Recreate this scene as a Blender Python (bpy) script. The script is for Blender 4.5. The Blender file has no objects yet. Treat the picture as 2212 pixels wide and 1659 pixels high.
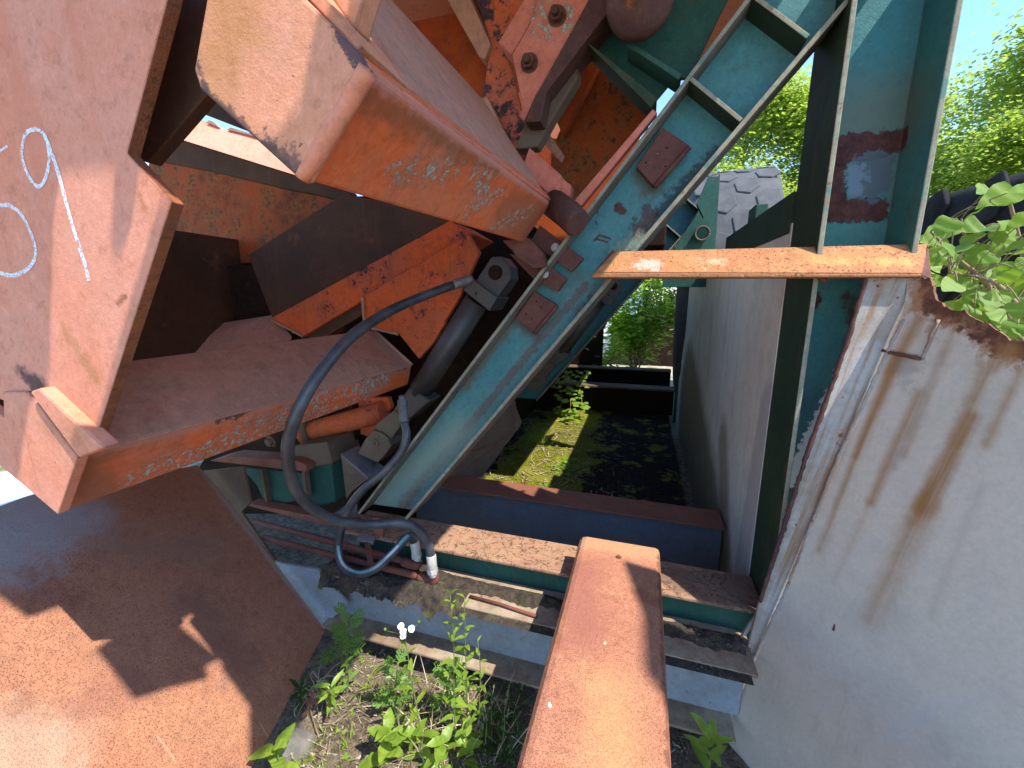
import bpy, bmesh, math, random
from mathutils import Vector as V, Matrix, Quaternion, noise as mnoise
random.seed(7)
sc = bpy.context.scene
col = sc.collection

# ---------------------------------------------------------------- camera
YAW, PITCH, FPX, CX, CY = math.radians(17.5), math.radians(11.3), 900.0, 1106.0, 829.5
CAM = V((0, 0, 1.5))
FWD = V((-math.sin(YAW)*math.cos(PITCH), math.cos(YAW)*math.cos(PITCH), -math.sin(PITCH)))
RGT = V((math.cos(YAW), math.sin(YAW), 0))
UPV = RGT.cross(FWD)
cd = bpy.data.cameras.new('camera'); cam = bpy.data.objects.new('camera', cd); col.objects.link(cam)
cd.sensor_width = 36; cd.lens = 36*FPX/2212.0; cd.clip_start = 0.02; cd.clip_end = 2000
cam.location = CAM
cam.rotation_euler = Matrix((RGT, UPV, -FWD)).transposed().to_euler()
sc.camera = cam

# ---------------------------------------------------------------- light
SUN = V((0.60, -0.27, 1.0)).normalized()
w = bpy.data.worlds.new('World'); sc.world = w; w.use_nodes = True
nt = w.node_tree; bg = nt.nodes['Background']
sky = nt.nodes.new('ShaderNodeTexSky'); sky.sky_type = 'NISHITA'; sky.sun_disc = False
sky.sun_elevation = math.asin(SUN.z); sky.sun_rotation = math.atan2(SUN.x, SUN.y)
sky.air_density = 1.0; sky.dust_density = 0.3; sky.ozone_density = 4.0
hs = nt.nodes.new('ShaderNodeHueSaturation'); hs.inputs['Saturation'].default_value = 1.10
nt.links.new(sky.outputs[0], hs.inputs['Color']); nt.links.new(hs.outputs[0], bg.inputs[0]); bg.inputs[1].default_value = 0.13
sd = bpy.data.lights.new('sun', 'SUN'); so = bpy.data.objects.new('sun', sd); col.objects.link(so)
sd.energy = 2.5; sd.angle = math.radians(0.53); sd.color = (1, 0.94, 0.84)
so.rotation_euler = SUN.to_track_quat('Z', 'Y').to_euler(); so.location = (3, -2, 6)
sc.view_settings.view_transform = 'Standard'; sc.view_settings.look = 'None'
sc.view_settings.exposure = 1.9; sc.view_settings.gamma = 1
sc.cycles.max_bounces = 10; sc.cycles.diffuse_bounces = 6

# ---------------------------------------------------------------- geometry helpers
def ray(x, y): return FWD + RGT*((x-CX)/FPX) - UPV*((y-CY)/FPX)
def PY(x, y, Y): d = ray(x, y); return CAM + d*(Y/d.y)
def PX(x, y, X): d = ray(x, y); return CAM + d*(X/d.x)
def PZ(x, y, z): d = ray(x, y); return CAM + d*((z-1.5)/d.z)
class Plane:
    def __init__(s, a, b, c): s.p = V(a); s.n = (V(b)-V(a)).cross(V(c)-V(a)).normalized()
    def __call__(s, x, y, off=0): d = ray(x, y); return CAM + d*((s.p + s.n*off - CAM).dot(s.n)/d.dot(s.n))
def on(Y, *pts): return [PY(x, y, Y) for x, y in pts]

def tagset(o, label=None, cat=None, group=None, kind=None):
    if label: o['label'] = label
    if cat: o['category'] = cat
    if group: o['group'] = group
    if kind: o['kind'] = kind
    return o
def empty(name, loc, label=None, cat=None, group=None):
    o = bpy.data.objects.new(name, None); col.objects.link(o); o.location = V(loc); o.empty_display_size = .05
    return tagset(o, label, cat, group)
def wloc(o):
    l = V((0, 0, 0))
    while o is not None: l = l + o.location; o = o.parent
    return l
def link(name, bm, mat, parent=None, bevel=0, smooth=False, loc=None, seg=2):
    """bm is in world coordinates; becomes one mesh object"""
    base = wloc(parent) if parent else (V(loc) if loc is not None else V((0, 0, 0)))
    bmesh.ops.translate(bm, verts=bm.verts, vec=-base)
    bm.normal_update()
    me = bpy.data.meshes.new(name); bm.to_mesh(me); bm.free()
    if smooth:
        for p in me.polygons: p.use_smooth = True
    o = bpy.data.objects.new(name, me); col.objects.link(o)
    if parent: o.parent = parent
    else: o.location = base
    for m in (mat if isinstance(mat, (list, tuple)) else [mat]): me.materials.append(m)
    if bevel:
        b = o.modifiers.new('bevel', 'BEVEL'); b.width = bevel; b.segments = seg; b.limit_method = 'ANGLE'; b.angle_limit = math.radians(35)
        b.use_clamp_overlap = True
    return o
def add_prism(bm, pts, vec, back=None):
    """closed prism: polygon pts -> pts+vec (or polygon back)"""
    A = [bm.verts.new(p) for p in pts]
    B = [bm.verts.new(q) for q in (back if back else [p + V(vec) for p in pts])]
    n = len(A)
    nrm = V((0, 0, 0))
    for i in range(n): nrm += pts[i].cross(pts[(i+1) % n])
    d = (B[0].co - A[0].co)
    flip = nrm.dot(d) > 0
    fs = []
    if flip:
        fs += [bm.faces.new(A[::-1]), bm.faces.new(B)]
        for i in range(n): fs.append(bm.faces.new((A[i], A[(i+1) % n], B[(i+1) % n], B[i])))
    else:
        fs += [bm.faces.new(A), bm.faces.new(B[::-1])]
        for i in range(n): fs.append(bm.faces.new((A[i], B[i], B[(i+1) % n], A[(i+1) % n])))
    return fs
def prism(name, pts, vec, mat, parent=None, bevel=.002, back=None, loc=None):
    bm = bmesh.new(); add_prism(bm, [V(p) for p in pts], V(vec) if vec is not None else None, back)
    bmesh.ops.recalc_face_normals(bm, faces=bm.faces)
    return link(name, bm, mat, parent, bevel, loc=loc)
def add_box(bm, a, b):
    x0, y0, z0 = a; x1, y1, z1 = b
    add_prism(bm, [V((x0, y0, z0)), V((x1, y0, z0)), V((x1, y0, z1)), V((x0, y0, z1))], V((0, y1-y0, 0)))
def box(name, a, b, mat, parent=None, bevel=.002, loc=None):
    bm = bmesh.new(); add_box(bm, a, b); bmesh.ops.recalc_face_normals(bm, faces=bm.faces)
    return link(name, bm, mat, parent, bevel, loc=loc)
def bar_between(bm, a, b, wdir, w, t):
    """bar a->b, half width w along wdir, half thickness t"""
    a = V(a); b = V(b); d = (b-a).normalized(); wd = (V(wdir) - d*V(wdir).dot(d)).normalized(); td = d.cross(wd)
    add_prism(bm, [a-wd*w-td*t, a+wd*w-td*t, a+wd*w+td*t, a-wd*w+td*t], b-a)
def spline(pts, n=10):
    out = []; P = [V(p) for p in pts]; P = [P[0]*2-P[1]] + P + [P[-1]*2-P[-2]]
    for i in range(1, len(P)-2):
        for k in range(n):
            t = k/n; p0, p1, p2, p3 = P[i-1:i+3]
            out.append(.5*((2*p1)+(p2-p0)*t+(2*p0-5*p1+4*p2-p3)*t*t+(3*p1-p0-3*p2+p3)*t**3))
    out.append(P[-2]); return out
def add_tube(bm, pts, r, seg=14, cap=True):
    """tube through pts, r scalar or list"""
    pts = [V(p) for p in pts]; rings = []; prev = None
    for i, p in enumerate(pts):
        t = (pts[min(i+1, len(pts)-1)] - pts[max(i-1, 0)]).normalized()
        if prev is None:
            u = t.orthogonal().normalized()
        else:
            u = (prev - t*prev.dot(t)).normalized()
        prev = u; v = t.cross(u); rr = r[i] if isinstance(r, (list, tuple)) else r
        rings.append([bm.verts.new(p + (u*math.cos(a)+v*math.sin(a))*rr) for a in [2*math.pi*k/seg for k in range(seg)]])
    for A, B in zip(rings, rings[1:]):
        for k in range(seg): bm.faces.new((A[k], A[(k+1) % seg], B[(k+1) % seg], B[k])).smooth = True
    if cap: bm.faces.new(rings[0][::-1]); bm.faces.new(rings[-1])
    return rings
def tube(name, pts, r, mat, parent=None, seg=16, loc=None, bevel=0):
    bm = bmesh.new(); add_tube(bm, pts, r, seg); return link(name, bm, mat, parent, bevel, loc=loc)
def jag(pts, amp, step=.02, edges=None, seed=1, nrm=None):
    """subdivide polygon edges and jitter them inside the polygon's plane"""
    rnd = random.Random(seed); out = []; n = len(pts)
    nn = V((0, 0, 0))
    for i in range(n): nn += (pts[i]-pts[0]).cross(pts[(i+1) % n]-pts[0])
    nn.normalize()
    for i in range(n):
        a, b = pts[i], pts[(i+1) % n]; out.append(a)
        if edges is not None and i not in edges: continue
        m = max(1, int((b-a).length/step)); s = (b-a).cross(nn).normalized()
        for k in range(1, m):
            t = (k+rnd.uniform(-.3, .3))/m
            out.append(a.lerp(b, t) + s*rnd.gauss(0, amp))
    return out

# ---------------------------------------------------------------- materials
class NT:
    def __init__(s, name):
        s.m = bpy.data.materials.new(name); s.m.use_nodes = True; s.t = s.m.node_tree; s.t.nodes.clear()
        s.out = s.n('OutputMaterial'); s.pos = s.n('NewGeometry').outputs['Position']
    def n(s, typ, **kw):
        nd = s.t.nodes.new('ShaderNode'+typ)
        for k, v in kw.items(): setattr(nd, k, v)
        return nd
    def inp(s, sock, v):
        if isinstance(v, bpy.types.NodeSocket): s.t.links.new(v, sock)
        elif v is not None: sock.default_value = v
    def math(s, op, a, b=None, c=None, clamp=False):
        nd = s.n('Math', operation=op); nd.use_clamp = clamp
        for i, x in enumerate((a, b, c)): s.inp(nd.inputs[i], x) if x is not None else None
        return nd.outputs[0]
    def vmath(s, op, a, b=None, scale=None):
        nd = s.n('VectorMath', operation=op); s.inp(nd.inputs[0], a)
        if b is not None: s.inp(nd.inputs[1], b)
        if scale is not None: s.inp(nd.inputs[3], scale)
        return nd.outputs['Value'] if op in ('LENGTH', 'DOT_PRODUCT', 'DISTANCE') else nd.outputs[0]
    def noise(s, scale, detail=5, rough=.6, vec=None, dist=0):
        nd = s.n('TexNoise'); s.inp(nd.inputs['Vector'], vec or s.pos); nd.inputs['Scale'].default_value = scale
        nd.inputs['Detail'].default_value = detail; nd.inputs['Roughness'].default_value = rough; nd.inputs['Distortion'].default_value = dist
        return nd.outputs[0]
    def voro(s, scale, feature='F1', vec=None, rnd=1):
        nd = s.n('TexVoronoi', feature=feature); s.inp(nd.inputs['Vector'], vec or s.pos); nd.inputs['Scale'].default_value = scale
        nd.inputs['Randomness'].default_value = rnd
        return nd.outputs[0]
    def step(s, x, a, b):
        nd = s.n('MapRange', interpolation_type='SMOOTHSTEP'); s.inp(nd.inputs[0], x)
        s.inp(nd.inputs[1], a); s.inp(nd.inputs[2], b); nd.inputs[3].default_value = 0; nd.inputs[4].default_value = 1
        return nd.outputs[0]
    def mix(s, f, a, b):
        nd = s.n('Mix', data_type='RGBA'); s.inp(nd.inputs[0], f)
        for k, x in ((6, a), (7, b)):
            s.inp(nd.inputs[k], (*x, 1) if isinstance(x, (tuple, list)) and len(x) == 3 else x)
        return nd.outputs[2]
    def stretch(s, vec3): return s.vmath('MULTIPLY', s.pos, vec3)
    def axisnoise(s, axis, along, across, detail=4, rough=.6):
        """noise stretched along an arbitrary axis"""
        a = V(axis).normalized(); u = a.orthogonal().normalized(); v = a.cross(u)
        cb = s.n('CombineXYZ')
        s.inp(cb.inputs[0], s.math('MULTIPLY', s.vmath('DOT_PRODUCT', s.pos, tuple(a)), along))
        s.inp(cb.inputs[1], s.math('MULTIPLY', s.vmath('DOT_PRODUCT', s.pos, tuple(u)), across))
        s.inp(cb.inputs[2], s.math('MULTIPLY', s.vmath('DOT_PRODUCT', s.pos, tuple(v)), across))
        return s.noise(1, detail, rough, vec=cb.outputs[0])
    def capsule(s, A, B, r0, r1):
        pa = s.vmath('SUBTRACT', s.pos, tuple(A)); ba = V(B)-V(A)
        h = s.math('DIVIDE', s.vmath('DOT_PRODUCT', pa, tuple(ba)), max(ba.dot(ba), 1e-9), clamp=True)
        d = s.vmath('LENGTH', s.vmath('SUBTRACT', pa, s.vmath('SCALE', tuple(ba), scale=h)))
        return s.math('SUBTRACT', d, s.math('MULTIPLY_ADD', h, r1-r0, r0))

RUST_D, RUST_M, RUST_O = (.055, .022, .016), (.13, .045, .025), (.30, .105, .035)
def paint(name, c1, c2, s1=3., patch=None, rust=.0, rscale=6., rfine=40, edge=.5, lichen=None, streak=None, grain=.25, rough=.68,
          dirt=.35, dirtc=(.11, .075, .05), marks=(), crackle=0, spec=.18, scratch=.14, runs=.34, runc=(.16, .075, .04), mott=1.0, warp=2.2, rustc=(RUST_D, RUST_O), bumpd=.0015, speck=None, metallic=0, patches=(), edgec=None):
    """weathered painted or rusty steel.  marks: (A, B, r0, r1, colour, strength, noise_amp, soft, noise_scale)"""
    N = NT(name)
    big = N.noise(s1, 6, .65); mid = N.noise(s1*5, 6, .7); fin = N.noise(260, 4, .7); grit = N.noise(90, 5, .75)
    c = N.mix(N.step(big, .36, .64), c1, c2)
    c = N.mix(N.math('MULTIPLY', N.step(grit, .35, .7), .30), c, tuple(x*.62 for x in c1))
    mot = N.noise(38, 7, .74, dist=.25)
    c = N.mix(N.math('MULTIPLY', N.step(mot, .50, .70), .55*mott), c, tuple(x*.55 for x in c1)); c = N.mix(N.math('MULTIPLY', N.step(mot, .46, .30), .30*mott), c, tuple(min(.9, x*1.45+.02) for x in c2))
    if patch:   # (colour, threshold, scale) larger faded or bare areas
        for pc, th, psc in ([patch] if not isinstance(patch[0], (list,)) else patch):
            c = N.mix(N.step(N.noise(psc, 6, .62), th, th+.08), c, pc)
    for pc, th, psc, w in patches:
        c = N.mix(N.step(N.noise(psc, 8, .68, dist=.3), th, th+w), c, pc)
    if dirt:
        c = N.mix(N.math('MULTIPLY', N.step(N.math('ADD', N.math('MULTIPLY', mid, .6), N.math('MULTIPLY', big, .4)), .45, .68), dirt), c, dirtc)
    if streak:  # (axis, along, across, colour, lo, hi, strength)
        for ax, al, ac, scn, lo, hi, stg in streak:
            c = N.mix(N.math('MULTIPLY', N.step(N.axisnoise(ax, al, ac, 5), lo, hi), stg), c, scn)
    if scratch:
        for ax, ac, th in (((.72, .2, .66), 150, .66), ((-.45, .5, .74), 210, .68)):
            sm = N.step(N.axisnoise(ax, 5, ac, 3, .5), th, th+.03); c = N.mix(N.math('MULTIPLY', sm, scratch), c, tuple(min(.8, x*1.35+.05) for x in c2))
    if runs:
        rn = N.math('MULTIPLY', N.step(N.axisnoise((0, 0, 1), 1.3, 30, 5, .65), .54, .74), N.step(N.noise(1.7, 3, .5), .40, .62)); c = N.mix(N.math('MULTIPLY', rn, runs), c, runc)
    h = N.math('MULTIPLY', fin, grain)
    h = N.math('ADD', h, N.math('MULTIPLY', grit, grain*1.5))
    if warp: h = N.math('ADD', h, N.math('MULTIPLY', N.noise(4.5, 2, .5), warp*.0015/bumpd))
    rcol = N.mix(N.step(N.noise(rfine, 6, .75), .3, .72), rustc[0], rustc[1])
    if rust > 0:
        rm = N.math('ADD', N.math('MULTIPLY', N.noise(rscale*1.9, 10, .74), .72), N.math('MULTIPLY', grit, .28))
        t = .70-.30*rust
        msk = N.step(rm, t, t+.03)
        c = N.mix(N.math('MULTIPLY', N.step(rm, t-.07, t+.01), .5), c, tuple(.5*x+.5*y for x, y in zip(c1, rustc[1]))); c = N.mix(msk, c, rcol); h = N.math('ADD', h, N.math('MULTIPLY', msk, N.math('SUBTRACT', N.math('MULTIPLY', grit, 1.2), .7)))
    if speck:   # (colour, scale, threshold, strength)
        for kc, ks, kt, kst in speck:
            sm = N.math('MULTIPLY', N.step(N.noise(ks, 3, .6), kt, kt+.06), kst)
            c = N.mix(sm, c, kc); h = N.math('SUBTRACT', h, N.math('MULTIPLY', sm, .6))
    if crackle:
        rd = N.math('ABSOLUTE', N.math('SUBTRACT', N.noise(crackle, 7, .62, dist=.4), .5))
        lift = N.math('MULTIPLY', N.math('SUBTRACT', 1, N.step(rd, .004, .014)), N.step(N.noise(7, 5, .7), .40, .5))
        c = N.mix(lift, c, (.05, .03, .02)); h = N.math('SUBTRACT', h, N.math('MULTIPLY', lift, 1.5))
    for mk in marks:
        A, B, r0, r1, mc, st, na, so_, ns = (list(mk)+[None]*9)[:9]
        so_ = so_ if so_ is not None else .006; na = na or 0; ns = ns or 30
        d = N.capsule(A, B, r0, r1)
        if na: d = N.math('ADD', d, N.math('MULTIPLY', N.math('SUBTRACT', N.noise(ns, 6, .7), .5), na*2.2))
        m = N.math('MULTIPLY', N.step(d, so_, -so_), st)
        if len(mk) > 9: m = N.math('MULTIPLY', m, N.step(N.axisnoise(mk[9], 1.0, 26, 4), .22, .52))
        if mc == 'lichen':
            m = N.math('MULTIPLY', m, N.step(N.noise(62, 9, .76), .50, .535))
            c = N.mix(m, c, N.mix(N.step(N.noise(120, 4, .7), .35, .65), (.23, .25, .21), (.50, .53, .47)))
            h = N.math('ADD', h, N.math('MULTIPLY', m, N.math('MULTIPLY', grit, 1.6)))
        elif mc == 'rust':
            c = N.mix(m, c, rcol); h = N.math('ADD', h, N.math('MULTIPLY', m, grit))
        else:
            c = N.mix(m, c, mc)
    if lichen:  # (scale, threshold, zone scale, zone threshold)
        ls, lt, zs, zt = lichen
        lm = N.math('MULTIPLY', N.step(N.noise(ls, 9, .75), lt, lt+.03), N.step(N.noise(zs, 4, .6), zt, zt+.06))
        c = N.mix(lm, c, N.mix(N.step(N.noise(150, 4, .7), .38, .6), (.20, .22, .18), (.52, .55, .48)))
        h = N.math('ADD', h, N.math('MULTIPLY', lm, N.math('ADD', grit, .3)))
    if edge:
        bv = N.n('Bevel', samples=4); bv.inputs[0].default_value = .007
        ge = N.n('NewGeometry')
        e = N.math('SUBTRACT', 1, N.vmath('DOT_PRODUCT', bv.outputs[0], ge.outputs['Normal']))
        em = N.step(N.math('ADD', N.math('MULTIPLY', e, 3.5), N.math('MULTIPLY', N.noise(32, 6, .75), .7)), .78-.35*edge*.6, .86-.35*edge*.6+.06)
        c = N.mix(N.math('MULTIPLY', em, N.math('MINIMUM', 1, N.math('MULTIPLY', e, 14))), c, edgec if edgec else rcol)
    bs = N.n('BsdfPrincipled'); N.inp(bs.inputs['Base Color'], c)
    N.inp(bs.inputs['Roughness'], N.math('MULTIPLY_ADD', mid, .35, rough-.15, clamp=True))
    bs.inputs['Specular IOR Level'].default_value = spec; bs.inputs['Metallic'].default_value = metallic
    bp = N.n('Bump'); bp.inputs['Strength'].default_value = .75; bp.inputs['Distance'].default_value = bumpd*2
    N.inp(bp.inputs['Height'], h); N.inp(bs.inputs['Normal'], bp.outputs[0])
    N.inp(N.out.inputs[0], bs.outputs[0])
    return N.m
def plain(name, c1, c2, scale=20, rough=.6, bump=.3, spec=.4, metallic=0, bumpd=.003, detail=6):
    N = NT(name); f = N.noise(scale, detail, .65)
    bs = N.n('BsdfPrincipled'); N.inp(bs.inputs['Base Color'], N.mix(N.step(f, .3, .7), c1, c2)); bs.inputs['Roughness'].default_value = rough
    bs.inputs['Specular IOR Level'].default_value = spec; bs.inputs['Metallic'].default_value = metallic
    bp = N.n('Bump'); bp.inputs['Strength'].default_value = bump; bp.inputs['Distance'].default_value = bumpd
    N.inp(bp.inputs['Height'], N.noise(scale*6, 5, .7)); N.inp(bs.inputs['Normal'], bp.outputs[0]); N.inp(N.out.inputs[0], bs.outputs[0])
    return N.m
def leafmat(name, c1, c2, scale=6, trans=.45, tcol=None, gloss=.4, blem=.55):
    N = NT(name)
    rnd = N.noise(scale, 3, .6); c = N.mix(N.step(rnd, .3, .7), c1, c2)
    c = N.mix(N.math('MULTIPLY', N.step(N.noise(max(scale*4, 30), 4, .65), .60, .68), blem), c, (c2[0]*1.25+.03, c2[1]*.80, c2[2]*.9)); c = N.mix(N.math('MULTIPLY', N.step(N.noise(scale*2.1, 2, .5), .54, .66), .5), c, tuple(x*.55 for x in c1))
    bs = N.n('BsdfPrincipled'); N.inp(bs.inputs['Base Color'], c); bs.inputs['Roughness'].default_value = gloss; bs.inputs['Specular IOR Level'].default_value = .35
    tr = N.n('BsdfTranslucent'); N.inp(tr.inputs[0], N.mix(.65, c, tcol or tuple(min(1, x*2.2) for x in c2)))
    mx = N.n('MixShader'); mx.inputs[0].default_value = trans
    N.t.links.new(bs.outputs[0], mx.inputs[1]); N.t.links.new(tr.outputs[0], mx.inputs[2]); N.inp(N.out.inputs[0], mx.outputs[0])
    return N.m
# ---------------------------------------------------------------- key planes
deckP = Plane(PY(700, 1360, 1.25), PY(440, 1010, 1.29), PZ(540, 1659, .09))
s1 = PY(1945, 690, 1.36); s2 = PY(1690, 1290, 1.36)
wingP = Plane(s1, s2, s1 + V((.6, -.8, 0)))
WN = wingP.n if wingP.n.dot(CAM-wingP.p) > 0 else -wingP.n      # towards the viewer
DN = deckP.n if deckP.n.z > 0 else -deckP.n
def wp(x, y): return wingP(x, y)
def dp(x, y): return deckP(x, y)
def mk(Y, x0, y0, x1, y1, r0, r1, *rest):
    """painted or worn mark on a surface at depth Y; radii in metres"""
    return (PY(x0, y0, Y), PY(x1, y1, Y), r0, r1) + rest

# ---------------------------------------------------------------- materials of the place
PINK, PINK2, ORNG, ORNG2 = (.60, .215, .13), (.62, .245, .155), (.60, .135, .048), (.58, .125, .048)
BROWN, DKBR = (.13, .075, .05), (.045, .028, .02)
TEAL, TEAL2, GREEN, GREYB = (.055, .19, .215), (.085, .235, .235), (.03, .075, .05), (.30, .33, .36)
m_plate = paint('faded_orange_plate', (.65, .225, .125), (.64, .27, .18), s1=2.5, patches=[((.62, .17, .07), .57, 2.2, .12)], rust=.10, rscale=10, edge=.7, edgec=(.10, .05, .045), grain=.3, dirt=.12, dirtc=(.34, .16, .07),
    streak=[((0, 0, 1), 1.2, 9, (.54, .17, .09), .56, .74, .55)],
    marks=[mk(.49, 40, 800, 85, 835, .008, .022, (.05, .03, .035), .9, .03, .012, 45), mk(.49, 120, 925, 190, 930, .02, .03, (.30, .13, .05), .5, .05, .03, 60),
           mk(.49, 255, 655, 270, 640, .004, .004, (.20, .07, .03), .8, .012, .004, 150), mk(.49, 135, 705, 205, 815, .004, .012, (.32, .15, .05), .55, .03, .012, 80),
           mk(.49, 300, 420, 312, 450, .003, .006, (.40, .13, .04), .7, .012, .006, 90)], speck=[((.10, .05, .04), 55, .73, .8)])
m_cutedge = paint('torch_cut_edge', (.30, .10, .045), (.20, .075, .04), s1=12, rust=.45, rscale=12, rustc=((.05, .03, .022), (.26, .10, .045)), edge=0, grain=.8, streak=[((0, 1, .2), 2, 160, (.10, .055, .035), .5, .66, .7)])
m_upper_end = paint('faded_orange_end_plate', (.62, .255, .14), (.61, .28, .19), s1=5, patches=[((.45, .175, .055), .57, 5, .1)], rust=.14, rscale=14, edge=1.0, edgec=(.06, .04, .05), grain=.4, dirt=.45, dirtc=(.42, .19, .05),
    marks=[mk(.485, 505, 25, 480, 190, .05, .035, (.40, .17, .04), .55, .05, .04, 22), mk(.478, 768, 215, 690, 372, .008, .010, (.06, .04, .05), .9, .022, .003, 70), mk(.478, 720, 50, 785, 135, .006, .012, (.06, .04, .05), .9, .022, .003, 70), mk(.478, 425, 120, 440, 195, .005, .006, (.06, .04, .05), .85, .018, .003, 80),
           mk(.485, 585, 310, 640, 360, .01, .02, (.08, .05, .04), .75, .04, .006, 60), mk(.478, 445, 200, 640, 380, .006, .010, (.09, .055, .045), .85, .02, .004, 70)], speck=[((.12, .05, .03), 70, .72, .7)])
lich_u = [mk(1.0, x0, y0, x1, y1, r, r, 'lichen', 1, .05, .02, 30) for x0, y0, x1, y1, r in ()]
def along_u(t, s):      # a point on the upper beam's long side face: t front to back, s upper edge to lower edge
    return UTR.lerp(UTRb, t).lerp(UBR.lerp(UBRb, t), s)
UBR, UTR = PY(648, 388, .50), PY(795, 150, .50)
UBRb, UTRb = PY(1130, 525, 1.42), PY(1190, 442, 1.42)
LTR, LB = PY(165, 988, .50), PY(125, 1112, .50)
LTRb, LBb = PY(890, 790, 1.70), PY(882, 832, 1.70)
def along_l(t, s): return LTR.lerp(LTRb, t).lerp(LB.lerp(LBb, t), s)
LM = lambda f, t0, s0, t1, s1_, r0, r1, *rest: (f(t0, s0), f(t1, s1_), r0, r1) + rest
udown = (UBR-UTR).normalized(); ldown = (LB-LTR).normalized()
m_upper_side = paint('orange_beam_side', (.70, .15, .045), (.60, .185, .09), s1=5, patches=[((.50, .23, .16), .58, 4.5, .08)], rust=.14, rscale=9, edge=.6, grain=.4, dirt=.12, dirtc=(.17, .085, .05),
    streak=[(udown, 2.5, 26, (.24, .10, .055), .54, .74, .6), (udown, 2, 60, (.36, .16, .10), .55, .7, .6)],
    marks=[LM(along_u, .03, .15, .5, .04, .025, .02, (.16, .08, .05), .65, .05, .02, 26), LM(along_u, .0, .0, 1, .0, .012, .012, (.47, .20, .15), .85, .02, .006, 30), LM(along_u, .7, .5, 1, .6, .06, .07, (.22, .11, .07), .6, .06, .03, 20),
           LM(along_u, .18, .62, .33, .38, .02, .022, 'lichen', 1, .04, .02, 40), LM(along_u, .42, .20, .50, .35, .02, .03, 'lichen', 1, .04, .02, 40),
           LM(along_u, .50, .75, .60, .28, .016, .022, 'lichen', 1, .04, .02, 40), LM(along_u, .70, .85, .86, .35, .02, .02, 'lichen', .9, .05, .02, 40)])
m_lower_side = paint('orange_lower_beam', (.70, .14, .042), (.60, .18, .095), s1=5, patches=[((.43, .19, .13), .58, 4, .08)], rust=.14, rscale=9, edge=.35, grain=.35, dirt=.4, dirtc=(.15, .08, .05),
    streak=[(ldown, 2.5, 24, (.17, .075, .045), .56, .74, .6)],
    marks=[LM(along_l, .0, .0, .05, 1, .05, .05, (.20, .095, .055), .65, .06, .03, 22), LM(along_l, .0, .0, 1, .0, .014, .02, (.42, .18, .13), .8, .02, .008, 30), LM(along_l, .25, -.05, .3, -.05, .02, .02, (.05, .035, .035), .8, .05, .004, 50),
           LM(along_l, .12, .8, .55, .45, .035, .05, 'lichen', 1.0, .05, .02, 26), LM(along_l, .3, .35, .85, .25, .015, .03, 'lichen', 1, .05, .02, 30), LM(along_l, .45, .85, .75, .8, .022, .03, 'lichen', 1, .05, .02, 30),
           LM(along_l, .66, .0, .97, .0, .004, .007, (.05, .03, .03), .85, .022, .004, 40)])
m_brown = paint('brown_grey_steel', (.42, .21, .15), (.46, .24, .17), s1=4, patches=[((.40, .14, .085), .62, 5, .1)], rust=.12, edge=.4, grain=.25, dirt=.3, dirtc=(.10, .085, .075),
    streak=[((0, 1, 0), 4, 30, (.21, .17, .15), .52, .75, .4)])
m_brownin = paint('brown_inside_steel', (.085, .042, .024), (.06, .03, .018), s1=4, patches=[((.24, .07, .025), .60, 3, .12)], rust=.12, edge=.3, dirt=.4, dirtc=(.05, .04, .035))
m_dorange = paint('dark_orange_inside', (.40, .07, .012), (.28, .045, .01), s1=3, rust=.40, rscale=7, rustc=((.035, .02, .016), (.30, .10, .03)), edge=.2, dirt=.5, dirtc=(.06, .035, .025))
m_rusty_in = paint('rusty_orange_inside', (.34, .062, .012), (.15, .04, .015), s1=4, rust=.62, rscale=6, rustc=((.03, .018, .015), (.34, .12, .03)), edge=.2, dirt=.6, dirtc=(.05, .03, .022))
m_orange = paint('peeling_orange_plate', (.64, .11, .022), (.52, .12, .05), s1=4, rust=.46, rscale=6, rustc=((.035, .025, .03), (.07, .045, .05)), edge=.3, dirt=.3, dirtc=(.13, .06, .03), streak=[((0, 0, 1), 3, 40, (.26, .09, .04), .55, .7, .6)])
m_peel = paint('pink_paint_peeling_to_black', (.56, .15, .085), (.60, .12, .035), s1=5, rust=.66, rscale=8, rustc=((.04, .028, .034), (.085, .055, .065)), edge=.2, dirt=.2)
m_pink = paint('pink_orange_bracket', (.56, .16, .10), (.58, .20, .14), s1=4, rust=.14, rscale=9, edge=.5, dirt=.2, edgec=(.08, .05, .05), marks=[mk(1.44, 1165, -10, 1160, 50, .035, .03, 'lichen', 1, .03, .01, 40), mk(1.44, 1228, 15, 1222, 50, .018, .02, 'lichen', 1, .03, .01, 40), mk(1.44, 1180, 70, 1190, 88, .02, .012, 'lichen', 1, .03, .01, 40)])
m_dark = paint('shade_black_steel', (.018, .011, .008), (.032, .017, .010), s1=5, rust=.12, edge=0, scratch=0, runs=0, dirt=0, spec=.1, rough=.85)  # near-black colour stands in for deep shade inside boom and pit
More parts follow.
